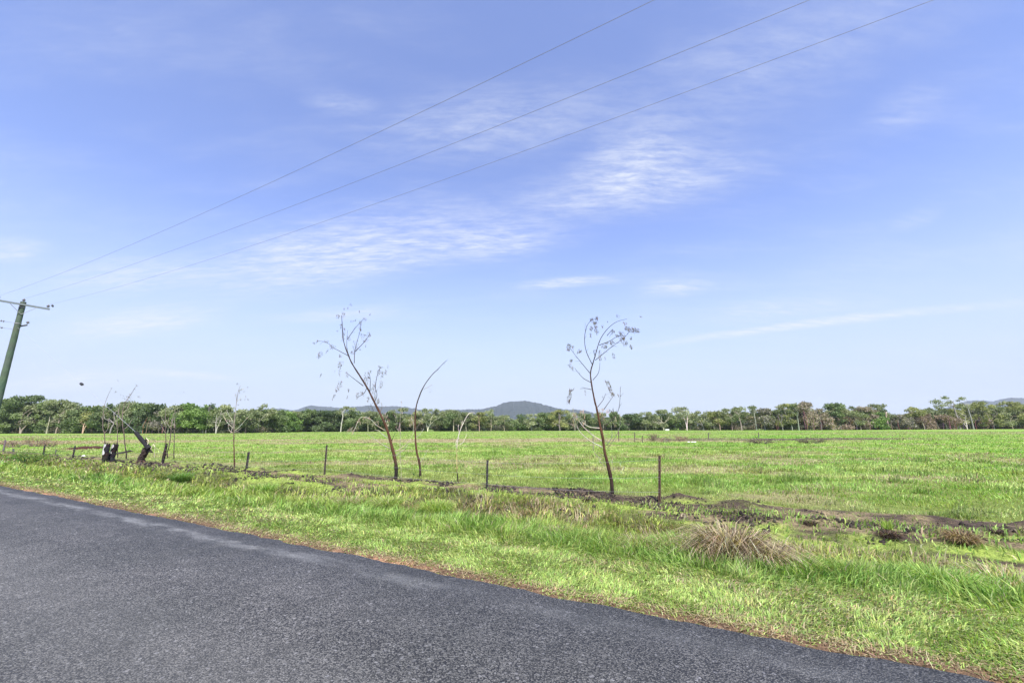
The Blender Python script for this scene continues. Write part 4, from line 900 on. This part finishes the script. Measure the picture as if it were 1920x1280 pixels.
stem5((236, 862), [(408,860),(410,800),(400,740),(392,680),(386,600),(372,520),(372,420),(378,360),(400,290),(430,245),(462,200),(490,150),(518,118)], [14,12,10,9,8,6,5,4,3], 'tallest bare stem between the stumps and the leaning log, with a dark leaf tuft', 23,
      [[(374,480),(340,420),(330,360)],[(376,400),(420,350),(440,300)],[(384,560),(430,520),(470,450)]], [(425,245,60,40,34),(450,218,26,20,10),(405,262,30,24,10),(492,152,12,16,4),(516,120,14,14,5),(540,232,36,14,7),(478,180,8,10,3),(400,290,40,24,10)])
stem5((313, 858), [(825,845),(818,790),(834,740),(848,660),(858,560),(866,480),(885,400),(912,350)], [12,10,9,8,6,4,3], 'crooked bare stem crossing behind the leaning picket right of the charred log', 24, [[(858,560),(820,500),(800,470)],[(866,480),(910,430),(935,400)],[(850,600),(880,560),(890,500)],[(862,520),(880,440),(876,400)]], [(982,186,10,8,2)])
stem5((326, 860), [(887,858),(885,800),(888,700),(890,600),(895,520),(892,440),(905,380)], [11,9,8,6,5,3], 'straight bare stem, rightmost of the cluster by the leaning charred log', 25, [[(890,560),(915,500),(945,470)],[(892,540),(870,480),(850,450)],[(890,600),(930,560),(960,520)]])
stem5((311, 859), [(806,800),(805,700),(803,600),(800,500),(800,400),(808,330)], [9,8,7,5,4,3], 'slim bare stem rising just behind the top of the leaning picket', 26, [[(800,520),(775,460),(760,440)],[(800,560),(825,500),(830,440)],[(803,600),(770,540),(762,500)]])
# scraggy bare twigs
stem5((290, 858), [(690,850),(695,760),(700,680),(708,615)], [3,3,2], 'pale wiry dead weed between the charred log and the leaning picket', 27, [[(700,680),(670,640),(655,700)],[(780,800),(740,770),(700,740),(665,760)]], [], (PALE, OCHRE), 'dead_weed')

# ------------------------------------------------------------------ charred stumps and leaning log
def zoom5(X_, Y_, Yd): return P(160+X_/5.333, 700+Y_/5.333, Yd)
def stump(base, pts, wpx, label, ash, seed):
    b = G(*base); Yd = b.y; r_ = random.Random(seed); mpp = Yd/F/5.333
    root = empty('charred_stump', (b.x, b.y, 0), label, 'tree stump', 'charred stumps')
    q = smooth_pts([zoom5(x_, y_, Yd) for x_, y_ in pts], 4); q[0] = q[0]-Vector((0, 0, .15)); m_ = len(q)
    rad = [float(np.interp(i/(m_-1), np.linspace(0, 1, len(wpx)), wpx))*mpp*.5 for i in range(m_)]
    mb = MB(); mb.tube(q, rad, 14, col=[tuple(c*r_.uniform(.7, 1.4) for c in (.022,.020,.020)) for _ in q], wob=.25, rng=r_)
    # splintered rim
    for i in range(7):
        a_ = i*.9+r_.random(); p0 = q[-1]+Vector((math.cos(a_)*rad[-1]*.7, math.sin(a_)*rad[-1]*.7, -.03)); mb.tube([p0, p0+Vector((r_.uniform(-.02, .03), 0, r_.uniform(.04, .16)))], [.022, .004], 5, col=(.03,.025,.022))
    mb.build('trunk', M_bark, root, smooth=False)
    # pale ash-grey bare wood shell on the left upper side
    ms = MB(); n0 = int(m_*ash); b0 = len(ms.v)
    for i in range(n0, m_):
        for k in range(7):
            a_ = math.pi*(.82+.12*k+(.10*math.sin(i*1.3))) ; rr = rad[i]*1.2
            ms.v.append(q[i]+Vector((math.cos(a_)*rr*1.0, math.sin(a_)*rr-0.0, r_.uniform(-.015, .015)))); g_ = r_.uniform(.38, .62); ms.c.append((g_, g_*.97, g_*.95))
    nr = m_-n0
    for i in range(nr-1):
        for k in range(6): ms.f.append((b0+i*7+k, b0+i*7+k+1, b0+(i+1)*7+k+1, b0+(i+1)*7+k))
    ms.build('bare_wood', M_wood, root)
    # roots
    mr = MB()
    for i in range(6):
        a_ = i*1.05+r_.random()*.5; mr.tube([q[0]+Vector((0, 0, .25)), q[0]+Vector((math.cos(a_)*rad[0]*1.0, math.sin(a_)*rad[0]*1.0, .16)), q[0]+Vector((math.cos(a_)*rad[0]*1.9, math.sin(a_)*rad[0]*1.9, .05))], [rad[0]*.6, rad[0]*.4, .02], 6, col=(.03,.026,.024))
    mr.build('root_flare', M_bark, root)
stump((197, 868), [(190,895),(200,830),(212,760),(222,705)], [42,46,44,40], 'left of the two charred stumps, ash-white on its upper left side', .45, 31)
stump((209, 867), [(262,888),(268,830),(285,770),(305,710)], [46,46,44,46], 'right of the two charred stumps, grey shell on its leaning upper side', .50, 32)
def leaning_log():
    b = G(265, 868); Yd = b.y; mpp = Yd/F/5.333; r_ = random.Random(41)
    root = empty('charred_stump', (b.x, b.y, 0), 'crooked charred stump that props up the leaning charred log', 'tree stump', 'charred stumps')
    mb = MB(); q = smooth_pts([zoom5(x_, y_, Yd) for x_, y_ in [(553,900),(560,850),(590,800),(610,745)]], 4); q[0] -= Vector((0, 0, .12))
    mb.tube(q, [mpp*.5*float(np.interp(i, [0, len(q)-1], [62, 54])) for i in range(len(q))], 12, col=[(.045,.032,.028) for _ in q], wob=.3, rng=r_)
    q2 = [zoom5(600, 752, Yd-.02), zoom5(640, 770, Yd-.05), zoom5(672, 788, Yd-.08)]; mb.tube(q2, [mpp*22, mpp*17, mpp*5], 9, col=(.03,.025,.022), wob=.3, rng=r_)
    mb.build('trunk', M_bark, root)
    mr = MB()
    for i in range(6):
        a_ = i*1.05; mr.tube([q[0]+Vector((0, 0, .3)), q[0]+Vector((math.cos(a_)*.16, math.sin(a_)*.16, .18)), q[0]+Vector((math.cos(a_)*.30, math.sin(a_)*.30, .06))], [.08, .05, .02], 6, col=(.08,.045,.035))
    mr.build('root_flare', M_bark, root)
    top = zoom5(503, 588, Yd-.02); low = zoom5(640, 752, Yd-.12)
    lg = empty('leaning_log', tuple(low), 'straight charred log leaning across the crooked stump, wire tied to its top', 'log')
    mb = MB(); q = [low+(top-low)*(i/9) for i in range(10)]
    mb.tube(q, [mpp*.5*w_ for w_ in np.linspace(42, 30, 10)], 12, col=[(.020,.020,.022)]*10, wob=.1, rng=r_); mb.build('log', M_bark, lg)
    mc = MB(); d = (top-low).normalized(); mc.tube([top-d*.01, top+d*.012], [mpp*13, mpp*12], 12, col=(.5,.47,.42)); mc.build('cut_end', M_wood, lg)
    mk = MB(); mk.tube([zoom5(598, 700, Yd-.1), zoom5(607, 665, Yd-.12), zoom5(603, 640, Yd-.12)], [mpp*8, mpp*6, mpp*4], 7, col=(.022,.02,.02)); mk.build('broken_branch', M_bark, lg)
    mw = MB(); mw.tube(smooth_pts([zoom5(607, 645, Yd-.13), zoom5(630, 668, Yd-.15), zoom5(628, 695, Yd-.15), zoom5(622, 708, Yd-.16)]), mpp*3.2, 6, col=(.62,.55,.38)); mw.tube(smooth_pts([zoom5(655, 755, Yd-.2), zoom5(668, 725, Yd-.2), zoom5(682, 708, Yd-.2), zoom5(692, 732, Yd-.2)]), mpp*3, 6, col=(.68,.60,.42)); mw.build('bark_strip', M_wood, lg)
    # fallen branch on the ground
    bb = G(229, 853); o = MB(); o.tube([bb+Vector((-.45, 0, .10)), bb+Vector((0, 0, .16)), bb+Vector((.45, .05, .27)), bb+Vector((.62, .05, .22))], [.04, .06, .05, .02], 8, col=(.05,.045,.04), wob=.3, rng=r_)
    tag(o.build('fallen_branch', M_bark), 'short charred branch lying in the grass behind the charred stumps', 'branch')
    return top
LOGTOP = leaning_log()

# ------------------------------------------------------------------ fences
def picket(base, top, wpx, label, col, group, shape='star'):
    b = G(*base); t_ = P(top[0], top[1], b.y); zb = float(gh(np.array([b.x]), np.array([b.y]))[0])
    root = empty('fence_post', (b.x, b.y, zb), label, 'fence post', group); d = (t_-b).normalized(); w_ = wpx*b.y/F*.5
    mb = MB(); L = (t_-b).length; n = 9
    rr = random.Random(int(base[0]))
    if shape == 'star':                                   # Y-section steel picket
        for k in range(3):
            a_ = 2*math.pi*k/3+.5; u_ = Vector((math.cos(a_), math.sin(a_), 0)); s_ = u_.cross(Vector((0, 0, 1)))
            c_ = [b+d*(L*i/n)-Vector((0, 0, .15 if i == 0 else 0)) for i in range(n+1)]; i0 = len(mb.v)
            for p_ in c_:
                g_ = rr.uniform(.7, 1.4)
                for q_ in (p_-s_*w_*.14, p_+u_*w_*1.1-s_*w_*.12, p_+u_*w_*1.1+s_*w_*.12, p_+s_*w_*.14): mb.v.append(q_); mb.c.append(tuple(c*g_ for c in col))
            for i in range(n):
                for j in range(4): mb.f.append((i0+i*4+j, i0+i*4+(j+1) % 4, i0+(i+1)*4+(j+1) % 4, i0+(i+1)*4+j))
            mb.f.append(tuple(i0+n*4+j for j in range(4)))
        mb.build('steel_shaft', M_metal, root)
        mt = MB()
        for i in range(4): mt.tube([b+d*(L*(.3+.2*i))-Vector((w_*1.2, w_, 0)), b+d*(L*(.3+.2*i))+Vector((w_*1.2, w_, .004))], .003, 5, col=(.35,.33,.31))
        mt.build('wire_tie', M_metal, root)
    else:
        mb.tube([b-Vector((0, 0, .15))]+[b+d*(L*i/6) for i in range(1, 7)], [w_*1.05, w_, w_, w_*.95, w_, w_*.95, w_*.8], 9, col=[tuple(c*rr.uniform(.8, 1.3) for c in col) for _ in range(7)], wob=.2, rng=rr)
        mb.build('timber_shaft', M_bark, root)
        mt = MB(); mt.tube([b+d*L*.7+Vector((math.cos(a_)*w_*1.15, math.sin(a_)*w_*1.15, 0)) for a_ in np.linspace(0, 6.28, 9)], .004, 5, cap=False, col=(.35,.33,.31)); mt.build('wire_tie', M_metal, root)
    return b, t_
FG = 'posts of the roadside fence'; near = []
SC = (.055,.035,.028)
near.append(picket((1237,945),(1237,854),4.6,'rusty steel picket standing alone right of the right-hand sapling, rightmost of the roadside fence',(.085,.045,.032),FG))
near.append(picket((912.5,922),(914,862),3.8,'black steel picket standing by itself between the pale curved stem and the right-hand sapling',(.03,.028,.028),FG))
near.append(picket((607.5,893),(612.5,834),3.2,'dark steel picket on the burnt mound, left of the big leaning sapling',(.05,.035,.03),FG))
near.append(picket((461,882),(466,847),4.2,'short black picket just right of the bare sapling with curved twigs',(.03,.026,.026),FG))
near.append(picket((304,870),(312.5,831),4.6,'charred timber picket leaning right, right of the leaning charred log',(.03,.025,.023),FG,'wood'))
near.append(picket((136,859),(141,835),2.6,'thin black picket left of the charred stumps, near the red-brown earth bank',(.03,.03,.03),FG,'wood'))
near.append(picket((81,855),(84,834),2.4,'thin dark picket left of the earth bank, second from the left frame edge',(.03,.03,.03),FG,'wood'))
near.append(picket((6,846),(10.5,824),2.4,'thin leaning grey picket, leftmost at the frame edge beside the dry bushes',(.14,.13,.12),FG,'wood'))
picket((103,855),(105.5,842),1.6,'very thin short picket between the two dark pickets left of the earth bank',(.10,.09,.08),FG,'wood')
picket((25.5,847),(24.5,841),2.6,'small broken post stub near the left frame edge, right of the leftmost picket',(.05,.05,.05),FG,'wood')
# strands
def strand(pts, r_, label):
    mb = MB()
    for i in range(len(pts)-1):
        a_, b_ = pts[i], pts[i+1]; mb.tube([a_+(b_-a_)*(k/8)-Vector((0, 0, .05*4*(k/8)*(1-k/8))) for k in range(9)], r_, 5, cap=False, col=(.30,.29,.28))
    tag(mb.build('fence_wire', M_metal), label, 'fence wire', 'plain wires of the roadside fence')
for f_, lb in ((.92,'top plain wire strung from post to post along the roadside fence'),(.55,'middle plain wire strung along the roadside fence'),(.25,'lowest plain wire strung along the roadside fence')):
    strand([b+(t_-b)*f_+Vector((0, -.02, 0)) for b, t_ in near], .0022, lb)
FF = 'posts of the far paddock fence'
for (bx_, by_, ty_, lb) in [(1112,839,819,'leftmost thin post of the far paddock fence, behind the right-hand sapling'),(1160,827,808,'thin post of the far paddock fence just right of the right-hand sapling'),
                       (1190,829,810,'tallest thin post of the far paddock fence, left of the burnt debris'),(1204.5,830,816,'short thin post at the left end of the burnt debris'),
                       (1328.5,822,811,'thin far post behind the middle of the burnt debris line'),(1422.5,820.5,810.5,'thin far post at the right part of the burnt debris line')]:
    picket((bx_, by_), (bx_, ty_), 1.7, lb, (.12,.10,.08), FF, 'wood')

# ------------------------------------------------------------------ power pole, wires, stay
PB = uv2w(41.7, 7.9); PT = P(44, 566, PB[1]); PX, PY, PZ = PT.x, PB[1], PT.z
Nn = Vector((NX, NY, 0)); Dd = Vector((DX, DY, 0))
pole = empty('power_pole', (PX, PY, 0), 'tall weathered green wooden power pole with crossarm at the left frame edge', 'power pole')
GREEN = [(.085,.125,.085), (.075,.115,.078), (.095,.13,.085), (.082,.112,.08)]
rr = random.Random(3)
mb = MB(); npt = 40
mb.tube([(PX, PY, -.6+(PZ+.6)*i/(npt-1)) for i in range(npt)], [.205-.065*i/(npt-1) for i in range(npt)], 18, col=[tuple(c*rr.uniform(.92, 1.08) for c in rr.choice(GREEN)) for _ in range(npt)], wob=.05, rng=rr)
mb.build('pole', M_wood, pole)
mb = MB(); mb.tube([(PX, PY, PZ-.42), (PX, PY, PZ-.36)], .160, 18, col=(.28,.28,.27)); mb.tube([(PX, PY, PZ-1.55), (PX, PY, PZ-1.49)], .166, 18, col=(.25,.25,.24)); mb.build('steel_band', M_metal, pole)
armc = Vector((PX, PY, PZ-.22))+Dd*-.17
mb = MB(); mb.box(armc, Nn*1.22, Dd*.05, Vector((0, 0, .055)), (.22,.25,.25)); crossarm = mb.build('crossarm', M_wood, pole)
for sgn in (-1, 1):
    mb = MB(); mb.tube([armc+Nn*sgn*.62-Dd*.06+Vector((0, 0, -.04)), Vector((PX, PY, PZ-.90))+Dd*-.16], .016, 6, col=(.3,.3,.3)); mb.build('brace', M_metal, pole)
def insulator(base, name='insulator', hh=.22, col=(.16,.15,.16), par=None):
    mb = MB(); b = Vector(base); mb.tube([b, b+Vector((0, 0, hh*.45))], .012, 6, col=(.3,.3,.3))
    prof = [(.25,.03),(.32,.075),(.42,.085),(.46,.045),(.56,.05),(.60,.085),(.72,.08),(.78,.04),(.92,.042),(1.0,.02)]
    mb.tube([b+Vector((0, 0, hh*z_)) for z_, _ in prof], [r_ for _, r_ in prof], 12, col=col); return mb.build(name, M_plain, par or pole, smooth=True)
ends = [armc-Nn*1.12+Vector((0, 0, .05)), Vector((PX, PY, PZ-.02)), armc+Nn*1.12+Vector((0, 0, .05))]
for i, e in enumerate(ends): insulator(e, hh=.26, par=None if i == 1 else crossarm)
# lower bracket, strain insulators towards the left
lb0 = Vector((PX, PY, PZ-1.52))
mb = MB(); mb.tube([lb0+Vector((0, 0, -.22)), lb0+Nn*.42+Vector((0, 0, .0))], [.05, .055], 10, col=(.05,.05,.055)); bracket = mb.build('bracket', M_metal, pole)
insulator(lb0+Nn*.42+Vector((0, 0, .05)), hh=.22, par=bracket)
for dz, in ((0.02,), (-.42,)):
    mb = MB(); s0 = lb0+Vector((0, 0, dz)); mb.tube([s0+Nn*(.15 if dz > 0 else -.1), s0-Nn*3.0], .010, 6, col=(.25,.25,.25))
    for c_ in (.62, .72, .92, 1.02): mb.tube([s0-Nn*(c_-.03), s0-Nn*c_, s0-Nn*(c_+.03)], [.03, .075, .03], 10, col=(.14,.13,.14))
    mb.build('strain_insulator', M_plain, pole)
# three conductors: parabolas in vertical planes over the verge, running to the next pole beyond the right of the frame
def conductor(e, pix, label):
    e = Vector(e)+Vector((0, 0, .25)); us, zs = [], []
    v = w2uv(e.x, e.y)[1]; u_e = w2uv(e.x, e.y)[0]
    for (px, py) in pix:
        r = ray(px, py); q = v/(r.x*NX+r.y*NY); us.append((r.x*DX+r.y*DY)*q); zs.append(H+r.z*q)
    us = np.array(us); zs = np.array(zs)                  # z = ze + a (u-ue) + b (u-ue)^2
    A = np.stack([us-u_e, (us-u_e)**2], 1); a_, b_ = np.linalg.lstsq(A, zs-e.z, rcond=None)[0]
    print('conductor', v, u_e, e.z, a_, b_, 'resid', np.abs(A@np.array([a_, b_])-(zs-e.z)).max())
    pts = []
    for u in np.linspace(u_e, -24, 120):
        x, y = uv2w(u, v); pts.append(Vector((x, y, e.z+a_*(u-u_e)+b_*(u-u_e)**2)))
    mb = MB(); mb.tube(pts, .0048, 6, cap=False, col=(.24,.24,.25)); 
    return tag(mb.build('power_line', M_metal), label, 'power line', 'overhead power lines')
conductor(ends[0], [(1215,0),(860,184),(500,345),(205,475)], 'leftmost of the three overhead wires, ending at the left end of the crossarm')
conductor(ends[1], [(1518,0),(1050,187),(640,355),(275,485)], 'middle of the three overhead wires, ending on top of the pole')
c3 = conductor(ends[2], [(1755,0),(1240,187),(800,350),(380,490)], 'rightmost of the three overhead wires, ending at the right end of the crossarm')
mb = MB(); cl_p = P(98.5, 573, PY+1.0)
mb.tube([cl_p-Vector((.05, 0, -.09)), cl_p, cl_p+Vector((.06, 0, -.10))], [.02, .07, .03], 8, col=(.05,.05,.05)); mb.leaf(cl_p+Vector((-.06, 0, .06)), Vector((.12, 0, -.02)), .03, (.05,.05,.05))
tag(mb.build('wire_clamp', M_plain), 'small dark clamp on the wire just past the right end of the crossarm', 'clamp')
# stay wire with its insulator
sa = Vector((PX, PY, PZ-1.75)); sb = Vector(LOGTOP)+Vector((0, 0, .02))
st_root = empty('stay_wire', tuple(sa), 'slanting stay wire with one dark block insulator, from the power pole to the leaning log', 'stay wire')
mb = MB(); mb.tube([sa, sb], .006, 5, cap=False, col=(.32,.33,.35)); mb.build('wire', M_metal, st_root)
f_ = 0.47; ic = sa+(sb-sa)*f_; dd_ = (sb-sa).normalized()
best = min(((P(157, 716, yy)-(sa+(sb-sa)*g_)).length, g_) for g_ in np.linspace(.2, .9, 71) for yy in [(sa+(sb-sa)*g_).y])
print('stay', best); ic = sa+(sb-sa)*best[1]
mb = MB(); mb.tube([ic-dd_*.12, ic-dd_*.09, ic+dd_*.09, ic+dd_*.12], [.03, .07, .07, .03], 10, col=(.03,.03,.035)); mb.build('insulator', M_plain, st_root)
# white pole far away in front of the wood
b = G(101.5, 811); fp = empty('power_pole', tuple(b), 'small distant white pole with a short crossarm, leaning right in front of the left trees', 'power pole')
t_ = P(106.2, 784, b.y); mb = MB(); mb.tube([b-Vector((0, 0, .3)), t_], [.20, .14], 8, col=(.75,.74,.72)); mb.build('pole', M_plain, fp)
mb = MB(); mb.tube([P(100.5, 784.7, b.y-.2), P(111, 784.3, b.y-.2)], .09, 6, col=(.7,.69,.67)); mb.build('crossarm', M_plain, fp)

# ------------------------------------------------------------------ small distant things
def scrub(px, py, wpx, hpx, label, cols, seed, name='dry_bush', grp=None, tw=26):
    b = G(px, py); rs = random.Random(seed); k = b.y/F; root = empty(name, (b.x, b.y, 0), label, 'bush', grp); mb = MB(); ml = MB()
    for i in range(tw):
        a_ = rs.uniform(-1, 1); p0 = b+Vector((a_*.2*wpx*k, rs.uniform(-.3, .3), 0)); e = p0+Vector((a_*wpx*.45*k+rs.gauss(0, .1), rs.uniform(-.5, .5), hpx*k*rs.uniform(.5, 1.05)))
        m_ = (p0+e)/2+Vector((rs.gauss(0, .08), 0, .1)); mb.tube([p0, m_, e], [.018, .014, .008], 4, cap=False, col=tuple(c*rs.uniform(.6, 1.2) for c in cols[0]))
        for j in range(26):
            q = m_+(e-m_)*rs.random()+Vector((rs.gauss(0, .16), rs.gauss(0, .16), rs.gauss(0, .10)))
            if q.z < .02: continue
            ml.leaf(q, Vector((rs.gauss(0, .09), rs.gauss(0, .05), rs.gauss(.02, .07))), .015, tuple(c*rs.uniform(.7, 1.3) for c in rs.choice(cols)))
    mb.build('twigs', M_bark, root); ml.build('foliage', M_dead, root)
BR = [(.22,.15,.12), (.34,.25,.19), (.27,.19,.15)]
scrub(25, 839, 44, 13, 'low brown dry bush right of the leftmost picket', BR, 1)
scrub(66, 837, 34, 17, 'tallest reddish-brown dry bush behind the second picket from the left', BR, 2)
scrub(92, 838, 24, 10, 'small brown dry bush just right of the tallest dry bush', BR, 3)
scrub(1225, 827, 14, 12, 'little dark dead shrub sticking up at the left end of the burnt debris', [(.12,.09,.07), (.2,.15,.12)], 4)
scrub(1278, 827, 22, 9, 'low brown dead shrub in the middle of the burnt debris line', BR, 5)
scrub(1245, 829, 30, 8, 'wide flat heap of dead twigs on the left part of the burnt debris', [(.3,.24,.19), (.2,.15,.12)], 6, 'brush_pile')
scrub(48, 866, 60, 14, 'green weedy shrub in the verge grass below the second picket from the left', [(.10,.17,.04), (.16,.24,.06)], 7, 'weed_shrub')
scrub(1430, 832, 44, 6, 'flat dark burnt twig heap at the right part of the burnt debris line', [(.09,.07,.06), (.16,.14,.11)], 8, 'brush_pile')
scrub(1520, 831, 40, 5, 'flat dark burnt twig heap right of the last far post', [(.08,.06,.05), (.16,.14,.11)], 9, 'brush_pile')
# red-brown earth bank left of the stumps
def bank():
    a_, b_ = G(122, 842), G(194, 841); rows = 7; nn = 60; V_ = []
    for i in range(nn):
        f = i/(nn-1); c = a_+(b_-a_)*f; hh = .26*min(1, f*2.2)*(.35+1.1*float(fbm(np.array([f*11]), np.array([1.]), 3)[0]))*(1 if f < .9 else (1-f)*8+.2)
        for j in range(rows):
            s_ = j/(rows-1)*2-1; V_.append((c.x, c.y+s_*.8+.15*math.sin(f*20), hh*(1-s_*s_)+.05*float(vnoise(np.array([f*40]), np.array([j*1.]), 5)[0])-.04))
    ii = np.arange(nn*rows).reshape(nn, rows); q = np.stack([ii[:-1, :-1], ii[1:, :-1], ii[1:, 1:], ii[:-1, 1:]], -1).reshape(-1, 4)
    o = npmesh('earth_bank', V_, [q], M_clod, cols=np.tile([.055,.024,.019], (nn*rows, 1)))
    tag(o, 'low dark red-brown bank of bare earth left of the charred stumps', 'earth mound')
bank()
def box_thing(px, py, w_, h_, col, name, label, cat):
    b = G(px, py); k = b.y/F; root = empty(name, tuple(b), label, cat)
    mb = MB(); mb.box(b+Vector((0, 0, h_*k*.5)), (w_*k*.5, 0, 0), (0, w_*k*.4, 0), (0, 0, h_*k*.5), col); mb.build('body', M_plain, root)
    mb = MB(); mb.box(b+Vector((0, 0, h_*k+.04)), (w_*k*.55, 0, 0), (0, w_*k*.45, 0), (0, 0, .05), tuple(c*.8 for c in col)); mb.build('lid', M_plain, root)
box_thing(1250.5, 806.8, 6.5, 2.6, (.85,.84,.8), 'storage_box', 'small low white box at the foot of the trees, left of the forked white gum', 'box')
box_thing(1226.5, 806.4, 3.2, 4.2, (.8,.78,.72), 'storage_box', 'small upright white box at the foot of the trees behind the rightmost picket', 'box')
box_thing(1407, 805.8, 6.5, 3, (.72,.7,.62), 'storage_box', 'pale box in the burnt scrub below the flat wispy crown', 'box')
box_thing(1685.5, 804.6, 4, 3.4, (.62,.55,.36), 'hay_bale', 'pale yellow bale in the dark scrub at the right skyline dip', 'bale')
box_thing(33, 811.8, 4, 6.5, (.78,.77,.74), 'storage_tank', 'white upright box-shaped tank at the foot of the far left trees', 'tank')
box_thing(40, 811.8, 3.6, 6.5, (.33,.33,.3), 'storage_tank', 'grey upright tank touching the right side of the white one at far left', 'tank')
box_thing(75.5, 811, 4.5, 5, (.75,.76,.8), 'storage_tank', 'bluish white tank under the trees left of the distant white pole', 'tank')
b = G(1297, 829.6); mb = MB(); mb.tube([b+Vector((-.45, 0, .06)), b+Vector((.45, 0, .06))], .055, 10, col=(.85,.85,.83)); tag(mb.build('white_pipe', M_plain), 'short white pipe lying on the dead grass below the burnt debris', 'pipe')
b = G(156, 857.5); mb = MB(); mb.tube([b+Vector((-.14, 0, .05)), b+Vector((0, 0, .09)), b+Vector((.16, 0, .04))], [.03, .06, .02], 8, col=(.8,.8,.78), wob=.3); tag(mb.build('plastic_scrap', M_plain), 'crumpled white scrap lying on bare soil left of the charred stumps', 'litter')
# pale stalk on the seal edge
q0 = G(1738, 1228); mb = MB(); mb.tube(smooth_pts([q0+Vector((0, 0, .03)), G(1742, 1246)+Vector((0, 0, .05)), G(1752, 1264)+Vector((0, 0, .035))]), .0016, 5, col=(.7,.66,.4)); tag(mb.build('dry_stalk', M_dead), 'single pale dry stalk curving over the road edge at lower right', 'stalk')
q0 = G(1329, 1215.5); mb = MB(); mb.leaf(q0+Vector((-.008, 0, .05)), Vector((.02, .004, 0)), .004, (.6,.5,.25)); tag(mb.build('fallen_leaf', M_dead), 'tiny yellow leaf lying on the dark seal right of centre', 'leaf')

# ------------------------------------------------------------------ air
HAZE = True
if HAZE:
    mb = MB(); mb.box((0, 2050, 133), (4700, 0, 0), (0, 3100, 0), (0, 0, 143)); hz = mb.build('haze', M_plain); hz.data.materials.clear()
    mh = bpy.data.materials.new('haze_air'); mh.use_nodes = True; t = NT(mh.node_tree); t.n.clear()
    pv = t.new('ShaderNodeVolumePrincipled'); pv.inputs['Color'].default_value = (.84,.91,1,1); pv.inputs['Density'].default_value = .8e-4; pv.inputs['Anisotropy'].default_value = 0
    o_ = t.new('ShaderNodeOutputMaterial'); t.l.new(pv.outputs[0], o_.inputs[1]); hz.data.materials.append(mh); tag(hz, kind='stuff')
